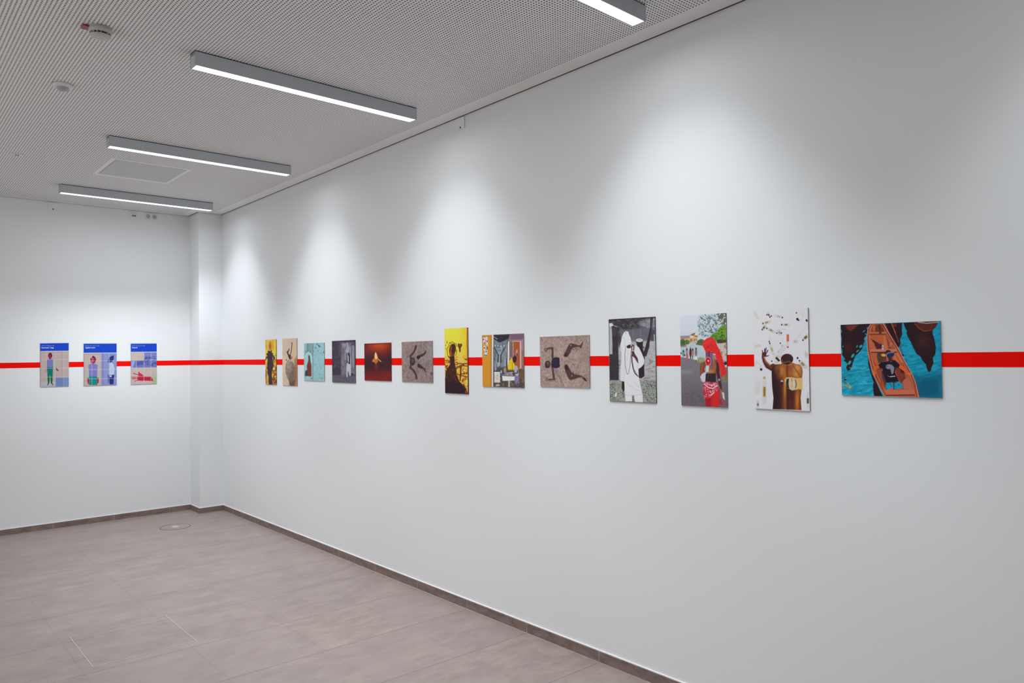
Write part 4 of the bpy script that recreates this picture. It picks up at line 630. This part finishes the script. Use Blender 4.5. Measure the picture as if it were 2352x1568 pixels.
    k.poly([(870, 870), (760, 900), (725, 960), (720, 1050), (755, 1055), (780, 960), (840, 930)], (206, 92, 42), 1, 3); k.ell(738, 1030, 22, 32, (222, 104, 50)); k.poly([(1180, 860), (1270, 930), (1320, 1000), (1375, 1020), (1370, 1050), (1310, 1045), (1240, 980), (1170, 920)], (216, 96, 46), 1, 3); k.ell(1345, 1035, 32, 20, (226, 112, 58), 1, 20)
    k.poly([(950, 820), (1060, 800), (1100, 800), (1185, 880), (1160, 930), (1110, 925), (1100, 1010), (1150, 1120), (1170, 1180), (950, 1185), (935, 1120), (890, 1000), (895, 940), (840, 930), (815, 880), (870, 830)], (28, 20, 34), 1, 3)
    k.ell(985, 645, 42, 20, (36, 20, 26)); k.ell(995, 700, 52, 66, (70, 38, 36)); k.poly([(950, 730), (985, 760), (985, 825), (955, 800)], (196, 90, 80), .9, 5); k.ell(1020, 770, 30, 50, (72, 36, 34), 1, 0, 8); k.poly([(950, 690), (985, 670), (1085, 668), (1088, 710), (1060, 740), (975, 745), (950, 725)], (24, 44, 84), 1, 3); k.line([(962, 740), (950, 705), (985, 675), (1080, 664)], 7, (190, 206, 226), .9); k.ell(1052, 800, 12, 16, (40, 60, 26)); k.line([(1020, 830), (1045, 815)], 8, (150, 130, 110), .8)
    k.poly([(945, 895), (970, 870), (1005, 868), (1040, 875), (1062, 890), (1090, 930), (1085, 960), (1078, 1010), (1060, 1040), (1040, 1035), (1030, 980), (1015, 945), (975, 950), (945, 930)], (134, 136, 152), 1, 3); k.ell(966, 905, 9, 9, (50, 46, 60)); k.patch(k.nz(9, 9, 95, 2), .3, (90, 90, 104), .8, k.pm([(945, 870), (1090, 870), (1090, 1040), (945, 1040)]) * k.pm([(945, 895), (970, 870), (1040, 875), (1090, 930), (1060, 1040), (1030, 980), (975, 950)]))
    k.line([(978, 1065), (1000, 1082)], 9, (150, 150, 160), .9); k.line([(1018, 1082), (1100, 1072)], 13, (226, 226, 230), .9, 2)
    k.poly([(945, 1240), (960, 1185), (1060, 1175), (1085, 1250), (1080, 1300), (945, 1300)], (24, 150, 184), 1, 4); k.poly([(1085, 1230), (1130, 1165), (1180, 1165), (1240, 1240), (1215, 1275), (1180, 1300), (1085, 1300)], (24, 150, 184), 1, 4); k.patch(k.nz(20, 24, 96, 2), .2, (8, 100, 130), .8, k.pm([(945, 1175), (1240, 1165), (1240, 1300), (945, 1300)], 4)); k.ell(1045, 1300, 40, 20, (206, 90, 40)); k.ell(1175, 1298, 40, 16, (206, 84, 44)); k.line([(1075, 1180), (1082, 1300)], 12, (10, 40, 60), .8, 4)
    k.line([(190, 1210), (260, 1235), (330, 1270)], 15, (190, 146, 50), .95, 3); k.line([(255, 1150), (320, 1230), (345, 1275)], 10, (206, 160, 70), .9, 3); k.ell(245, 1135, 20, 15, (40, 34, 40)); k.line([(250, 1110), (290, 1078)], 5, (150, 140, 110), .9); k.ell(325, 1260, 24, 24, (206, 150, 40), .9); k.line([(195, 1290), (230, 1270)], 10, (170, 140, 90), .8)

def grid_lines(k, xs, ys, x0, x1, y0, y1):
    for x in xs: k.line([(x, y0), (x + 1, y1)], 7, (206, 200, 204), .75, 3)
    for y in ys: k.line([(x0, y), (x1, y)], 7, (206, 204, 208), .75, 3)

def poster_head(k, x0, x1, y0, y1):
    k.rect(x0 - 8, y0, x1 + 8, y1, (24, 70, 200)); k.rect(x0 - 8, y0 - 12, x1 + 8, y0 + 1, (208, 216, 230)); k.rect(x0 - 8, y1, x1 + 8, y1 + 10, (200, 202, 214))

def paint_poster_leg(k):
    k.mix(1, (192, 174, 168)); k.rect(343, 760, 570, 840, (190, 188, 198)); k.rect(572, 700, 772, 835, (118, 138, 190)); k.rect(705, 700, 772, 835, (122, 150, 202)); k.line([(350, 330), (350, 815), (570, 820)], 5, (176, 130, 140), .8); k.line([(665, 320), (668, 815)], 6, (160, 124, 140), .8); k.line([(350, 325), (665, 320)], 5, (170, 130, 130), .7)
    k.poly([(445, 420), (480, 412), (540, 420), (562, 470), (570, 545), (548, 560), (530, 500), (532, 545), (440, 545)], (176, 196, 170), 1, 2); k.poly([(442, 425), (485, 415), (535, 422), (533, 545), (440, 545)], (128, 124, 190)); k.line([(430, 560), (428, 620)], 12, (206, 96, 104), 1, 2); k.poly([(570, 545), (590, 560), (620, 596), (600, 600), (580, 580)], (150, 30, 60), 1, 2)
    k.poly([(442, 545), (533, 545), (528, 700), (522, 775), (500, 775), (492, 665), (486, 665), (480, 775), (458, 775), (452, 700)], (18, 120, 110), 1, 1); k.mix(k.pm([(442, 690), (533, 690), (530, 780), (442, 780)], 14) * k.pm([(450, 660), (484, 660), (480, 778), (456, 778)]), (16, 106, 44)); k.mix(k.pm([(495, 660), (530, 660), (524, 778), (500, 778)]) * np.clip((k.Y - 690) / 10, 0, 1), (16, 106, 44)); k.line([(470, 780), (452, 804)], 12, (40, 40, 60)); k.line([(512, 780), (532, 802)], 12, (40, 40, 60))
    k.ell(490, 368, 30, 42, (112, 16, 44)); k.ell(486, 380, 17, 28, (164, 44, 92)); k.rect(474, 395, 502, 420, (150, 40, 90), 1, 2)
    grid_lines(k, (432, 566, 694), (430, 560, 692), 343, 770, 310, 830); poster_head(k, 342, 768, 182, 298)

def paint_poster_twin(k):
    k.mix(1, (196, 178, 170)); k.rect(1248, 330, 1495, 815, (140, 152, 200)); k.rect(1250, 330, 1290, 815, (150, 140, 196), .9); k.line([(1283, 350), (1288, 805)], 6, (112, 100, 170), .8); k.line([(1000, 352), (1248, 350)], 8, (180, 140, 150), .7); k.line([(1004, 352), (1006, 808)], 5, (176, 120, 140), .7)
    k.poly([(1060, 510), (1110, 488), (1160, 488), (1205, 510), (1218, 600), (1215, 700), (1050, 700), (1052, 600)], (178, 196, 172)); k.poly([(1060, 510), (1105, 488), (1165, 488), (1203, 512), (1198, 600), (1197, 676), (1070, 676), (1072, 600)], (132, 126, 196)); k.poly([(1050, 700), (1072, 700), (1080, 790), (1060, 795), (1048, 750)], (186, 40, 72)); k.poly([(1198, 700), (1218, 700), (1222, 760), (1205, 792), (1192, 780)], (186, 40, 72)); k.poly([(1072, 676), (1196, 676), (1198, 808), (1076, 808)], (22, 142, 138))
    k.poly([(1130, 368), (1165, 390), (1178, 430), (1165, 465), (1130, 500), (1100, 465), (1092, 420)], (110, 14, 52)); k.poly([(1115, 400), (1150, 410), (1150, 460), (1130, 508), (1110, 460)], (190, 50, 116), 1, 3); k.poly([(1118, 395), (1158, 400), (1150, 425)], (180, 90, 150), .6, 3)
    b = (42, 50, 132); k.poly([(1378, 395), (1420, 370), (1448, 368), (1440, 430), (1420, 450), (1380, 440)], b); k.poly([(1355, 440), (1372, 400), (1376, 465), (1350, 470)], (60, 66, 130), .9, 3); k.ell(1400, 455, 20, 14, (36, 44, 120)); k.poly([(1380, 490), (1410, 470), (1440, 500), (1455, 560), (1450, 655), (1380, 690)], (190, 204, 232)); k.poly([(1362, 690), (1380, 660), (1450, 655), (1440, 800), (1380, 800)], b); k.line([(1362, 660), (1366, 780)], 12, (60, 74, 150)); k.poly([(1385, 665), (1415, 660), (1410, 695), (1380, 690)], (190, 204, 232))
    grid_lines(k, (1116, 1250, 1374), (446, 576, 714), 995, 1490, 336, 815); poster_head(k, 994, 1485, 188, 324)

def paint_poster_hand(k):
    k.mix(1, (202, 184, 176)); k.rect(1898, 320, 2090, 440, (126, 134, 194)); k.rect(1700, 440, 2090, 548, (116, 122, 184)); k.poly([(1710, 445), (1765, 445), (1730, 545), (1705, 545)], (146, 176, 222)); k.poly([(1790, 455), (1890, 445), (1890, 500), (1790, 520)], (80, 86, 170), .8, 8); k.patch(k.nz(26, 16, 99, 2), .05, (74, 80, 156), .9, k.pm([(1900, 400), (1960, 360), (1990, 390), (2060, 370), (2085, 430), (2085, 540), (1900, 500)], 8)); k.poly([(1905, 430), (1940, 390), (1975, 375), (2000, 430)], (92, 96, 168), .8, 4)
    k.rect(1895, 545, 2092, 560, (206, 190, 184), .8, 4); k.rect(2025, 655, 2092, 790, (166, 196, 150), 1, 3); k.line([(2030, 560), (2035, 700)], 4, (150, 170, 140), .7)
    r = (206, 48, 68); k.poly([(1800, 690), (1830, 650), (1890, 670), (1905, 680), (2005, 680), (2040, 750), (1905, 740), (1860, 748), (1805, 740)], r, 1, 1); k.poly([(1905, 700), (2015, 700), (2035, 750), (1905, 742)], (188, 34, 60), .8, 4)
    for a in ([(1830, 660), (1740, 632)], [(1800, 690), (1715, 690)], [(1800, 710), (1722, 714)], [(1805, 735), (1762, 750)]): k.line(a, 13, r)
    k.poly([(1820, 600), (1835, 625), (1880, 655), (1890, 680), (1830, 668), (1812, 640)], r)
    k.mix(k.pm([(1810, 695), (1890, 695), (1890, 735), (1810, 730)], 20) * .5, (150, 30, 60))
    grid_lines(k, (1782, 1896, 2003), (432, 552, 680), 1700, 2090, 328, 795); poster_head(k, 1702, 2084, 188, 310)

# ================================================================ the pictures
def quad_h(q):      # homography from the unit square (u right, v down) to a quadrilateral
    A, B = [], []
    for (u, v), (x, y) in zip(((0, 0), (1, 0), (1, 1), (0, 1)), q):
        A += [[u, v, 1, 0, 0, 0, -u * x, -v * x], [0, 0, 0, u, v, 1, -u * y, -v * y]]; B += [x, y]
    return np.linalg.solve(np.array(A, float), np.array(B, float))
def lin(c):
    c = np.clip(c, 0, 255) / 255; return np.where(c > .04045, ((c + .055) / 1.055) ** 2.4, c / 12.92)
M_INK = bpy.data.materials.new('printed_ink'); M_INK.use_nodes = True
t = NT(M_INK); at = t.new('ShaderNodeAttribute', attribute_name='ink'); t.l.new(at.outputs['Color'], t.b.inputs['Base Color']); t.b.inputs['Roughness'].default_value = .5; t.b.inputs['Specular IOR Level'].default_value = .15
M_PBACK = mat('print_backing_white', (.7, .7, .7, 1), .6)

def picture(name, label, cat, group, side, a, b, z0, z1, s, q, base, fn, gain=1., edge=M_PEDGE, thick=.005):
    """side 'r': on the right wall from y=a (left edge) to y=b; side 'b': on the back wall from x=a to x=b"""
    w, h = abs(b - a), z1 - z0; T = thick
    if side == 'r': t = thing(name, label, cat, (0, (a + b) / 2, (z0 + z1) / 2), group, -math.pi / 2)
    else: t = thing(name, label, cat, ((a + b) / 2, D, (z0 + z1) / 2), group, 0)
    # local frame: x to the right along the wall, -y out of the wall
    box('backing_board', (-w / 2, -T, -h / 2), (w / 2, -.0008, h / 2), edge, t)
    pw = (abs(q[1][0] - q[0][0]) + abs(q[2][0] - q[3][0])) / 2 / s; ph = (abs(q[3][1] - q[0][1]) + abs(q[2][1] - q[1][1])) / 2 / s
    nx, ny = int(pw * 1.5) + 2, int(ph * 1.5) + 2
    U, V = np.meshgrid(np.linspace(0, 1, nx), np.linspace(0, 1, ny)); hm = quad_h(q)
    dn = hm[6] * U + hm[7] * V + 1; X = (hm[0] * U + hm[1] * V + hm[2]) / dn; Y = (hm[3] * U + hm[4] * V + hm[5]) / dn
    k = Ink(X, Y, base, s / 1.4); globals()[fn](k)
    col = np.ones((nx * ny, 4), np.float32); col[:, :3] = np.clip(lin(k.img.reshape(-1, 3)) * gain, .004, .9)
    co = np.empty((ny, nx, 3), np.float32); co[..., 0] = (U - .5) * w; co[..., 1] = -T - .0003; co[..., 2] = (.5 - V) * h
    idx = np.arange(nx * ny).reshape(ny, nx); f = np.stack([idx[:-1, :-1], idx[1:, :-1], idx[1:, 1:], idx[:-1, 1:]], -1).reshape(-1, 4)
    me = bpy.data.meshes.new('printed_picture'); me.vertices.add(nx * ny); me.vertices.foreach_set('co', co.ravel())
    me.loops.add(f.size); me.loops.foreach_set('vertex_index', f.ravel().astype(np.int32)); me.polygons.add(len(f)); me.polygons.foreach_set('loop_start', np.arange(0, f.size, 4, dtype=np.int32)); me.polygons.foreach_set('loop_total', np.full(len(f), 4, np.int32))
    me.update(); me.validate(); ca = me.color_attributes.new('ink', 'FLOAT_COLOR', 'POINT'); ca.data.foreach_set('color', col.ravel())
    link('printed_picture', me, M_INK, t)
    return t
GR, GB = 'exhibition photographs along the right wall', 'illustrated posters on the back wall'
TB = {
 '1': (9.046, [(270, 365), (497, 352), (512, 1298), (285, 1288)], (232, 206, 72), 'paint_silhouette_small', 1.100),
 '2': (9.046, [(628, 342), (932, 330), (938, 1322), (640, 1308)], (208, 182, 158), 'paint_rock_dancer', 1.150),
 '3': (9.046, [(1075, 437), (1500, 425), (1508, 1222), (1087, 1205)], (150, 194, 200), 'paint_blue_wall', 1.150),
 '4': (9.046, [(1660, 388), (2135, 368), (2155, 1265), (1670, 1245)], (66, 54, 70), 'paint_mono_wall', 1.100),
 '5': (8.4, [(150, 412), (662, 390), (675, 1130), (158, 1122)], (94, 26, 24), 'paint_red_underwater', 1.250),
 '6': (8.4, [(873, 378), (1465, 358), (1475, 1165), (880, 1142)], (136, 118, 114), 'paint_limbs_v', 1.250),
 '7': (8.4, [(1698, 125), (2145, 102), (2163, 1388), (1712, 1362)], (234, 214, 66), 'paint_yellow_dreads', 1.250),
 '8': (8.7125, [(945, 262), (1775, 218), (1785, 1308), (960, 1283)], (88, 84, 92), 'paint_room', 1.250),
 '9': (9.224, [(200, 310), (1245, 268), (1257, 1388), (205, 1358)], (158, 136, 128), 'paint_limbs_body', 1.250),
 '10': (6.818, [(133, 158), (862, 118), (882, 1470), (150, 1435)], (60, 56, 62), 'paint_white_robe', 1.250),
 '11': (6.272, [(143, 150), (800, 122), (838, 1478), (170, 1448)], (206, 214, 224), 'paint_megaphone', 1.250),
 '12': (5.806, [(120, 130), (850, 105), (882, 1470), (155, 1440)], (222, 220, 226), 'paint_bottles', 1.200),
 '13': (7.468, [(165, 188), (1880, 130), (1905, 1447), (188, 1395)], (24, 148, 178), 'paint_boat', 1.250),
 '21': (6.533, [(340, 172), (768, 180), (770, 828), (343, 838)], (192, 174, 168), 'paint_poster_leg', 1.020),
 '22': (6.533, [(992, 182), (1485, 185), (1490, 808), (997, 820)], (196, 178, 170), 'paint_poster_twin', 1.020),
 '23': (6.533, [(1700, 180), (2085, 183), (2092, 790), (1703, 800)], (202, 184, 176), 'paint_poster_hand', 1.020),
}
M_BLACKEDGE = mat('dark_panel_edge', (.03, .025, .03, 1), .5); M_BROWN = mat('brown_panel_edge', (.16, .10, .06, 1), .5)
PICS = [
 ('1', 'photo_print', 'small narrow yellow photo print of a dark silhouette, leftmost on the right wall', 'r', -1.1839, -1.4457, 1.4383, 1.8855, M_BLACKEDGE),
 ('2', 'photo_print', 'tall beige photo print of a dancer balancing upside down on a boulder', 'r', -1.5891, -1.9064, 1.4374, 1.8853, M_BROWN),
 ('3', 'photo_print', 'pale turquoise photo print of a figure in a red robe in an arched niche', 'r', -2.0530, -2.4525, 1.4926, 1.8314, M_PEDGE),
 ('4', 'photo_print', 'black and white photo print of a figure in white against a plank wall', 'r', -2.5956, -2.9956, 1.4851, 1.8418, M_BLACKEDGE),
 ('5', 'photo_print', 'dark red photo print of a glowing floating figure', 'r', -3.1452, -3.5483, 1.5118, 1.8085, M_BLACKEDGE),
 ('6', 'photo_print', 'grey brown photo print of bent limbs on sand, the smaller of the two', 'r', -3.7001, -4.1017, 1.5110, 1.8096, M_PEDGE),
 ('7', 'photo_print', 'tall bright yellow photo print of a person with looping dreadlocks', 'r', -4.2492, -4.5144, 1.4413, 1.8896, M_BLACKEDGE),
 ('8', 'photo_print', 'photo print of an orange room where a person sits at a white table', 'r', -4.6678, -5.0736, 1.4976, 1.8330, M_PEDGE),
 ('9', 'photo_print', 'square brown photo print of a lying body in a navy shirt with separated legs', 'r', -5.2207, -5.6252, 1.5103, 1.8072, M_PEDGE),
 ('10', 'photo_print', 'monochrome photo print of a person in a white hooded robe with a drum', 'r', -5.7712, -6.0885, 1.4436, 1.8881, M_BLACKEDGE),
 ('11', 'photo_print', 'photo print of a person in a red headscarf with a red megaphone on a road', 'r', -6.2428, -6.5052, 1.4393, 1.8861, M_PEDGE),
 ('12', 'photo_print', 'white photo print of a bare back and raised hand among floating bottles', 'r', -6.6492, -6.9106, 1.4426, 1.8882, M_PEDGE),
 ('13', 'photo_print', 'wide turquoise photo print of a person lying in a wooden boat, rightmost', 'r', -7.0520, -7.4349, 1.5166, 1.8087, M_PEDGE),
 ('21', 'illustrated_poster', 'poster with blue header and a standing figure in green trousers, leftmost of three', 'b', -1.7143, -1.4632, 1.4400, 1.8858, M_PEDGE),
 ('22', 'illustrated_poster', 'poster with blue header and a figure beside a dark blue twin, middle of three', 'b', -1.3262, -1.0154, 1.4378, 1.8811, M_PEDGE),
 ('23', 'illustrated_poster', 'poster with blue header and a large red hand, nearest to the column', 'b', -.8753, -.6136, 1.4362, 1.8828, M_PEDGE),
]
POSTS = {}
for k_, nm, lb, sd, a, b, z0, z1, ed in PICS:
    s, q, base, fn, gain = TB[k_]
    POSTS[k_] = (picture(nm, lb, 'photo print' if sd == 'r' else 'poster', GR if sd == 'r' else GB, sd, a, b, z0, z1, s, q, base, fn, gain, ed), abs(b - a), z1 - z0)

# header lettering of the posters, real raised type
M_INKW = mat('white_lettering', (.78, .80, .86, 1), .6); M_INKL = mat('light_blue_lettering', (.36, .48, .86, 1), .6)
def caption(key, text, u, v, hgt, width, bold, m):
    t, w, h = POSTS[key]; cu = bpy.data.curves.new('caption', 'FONT'); cu.body = text; cu.size = 1; cu.extrude = 0; cu.offset = .018 if bold else .0
    tmp = bpy.data.objects.new('tmp', cu); COL.objects.link(tmp); bpy.context.view_layer.update()
    me = bpy.data.meshes.new_from_object(tmp.evaluated_get(bpy.context.evaluated_depsgraph_get())); bpy.data.objects.remove(tmp)
    xs = [v_.co.x for v_ in me.vertices]; fx = width / (max(xs) - min(xs))
    for v_ in me.vertices: x, y, z = v_.co; v_.co = ((u - .5) * w + (x - min(xs)) * fx, -.0058, (.5 - v) * h + y * hgt * 1.35)
    me.name = 'caption'; link('caption', me, m, t)
for key, word, us, ws, wb, vs1, vs2 in (('21', 'human leg', .045, .44, .42, .075, .125), ('22', 'digital twin', .045, .43, .29, .070, .118), ('23', 'hand', .045, .49, .20, .072, .122)):
    w_, h_ = POSTS[key][1:]
    caption(key, 'Select all squares with', us, vs1, .010, ws * w_, False, M_INKL)
    caption(key, word, us, vs2, .0145, wb * w_, True, M_INKW)
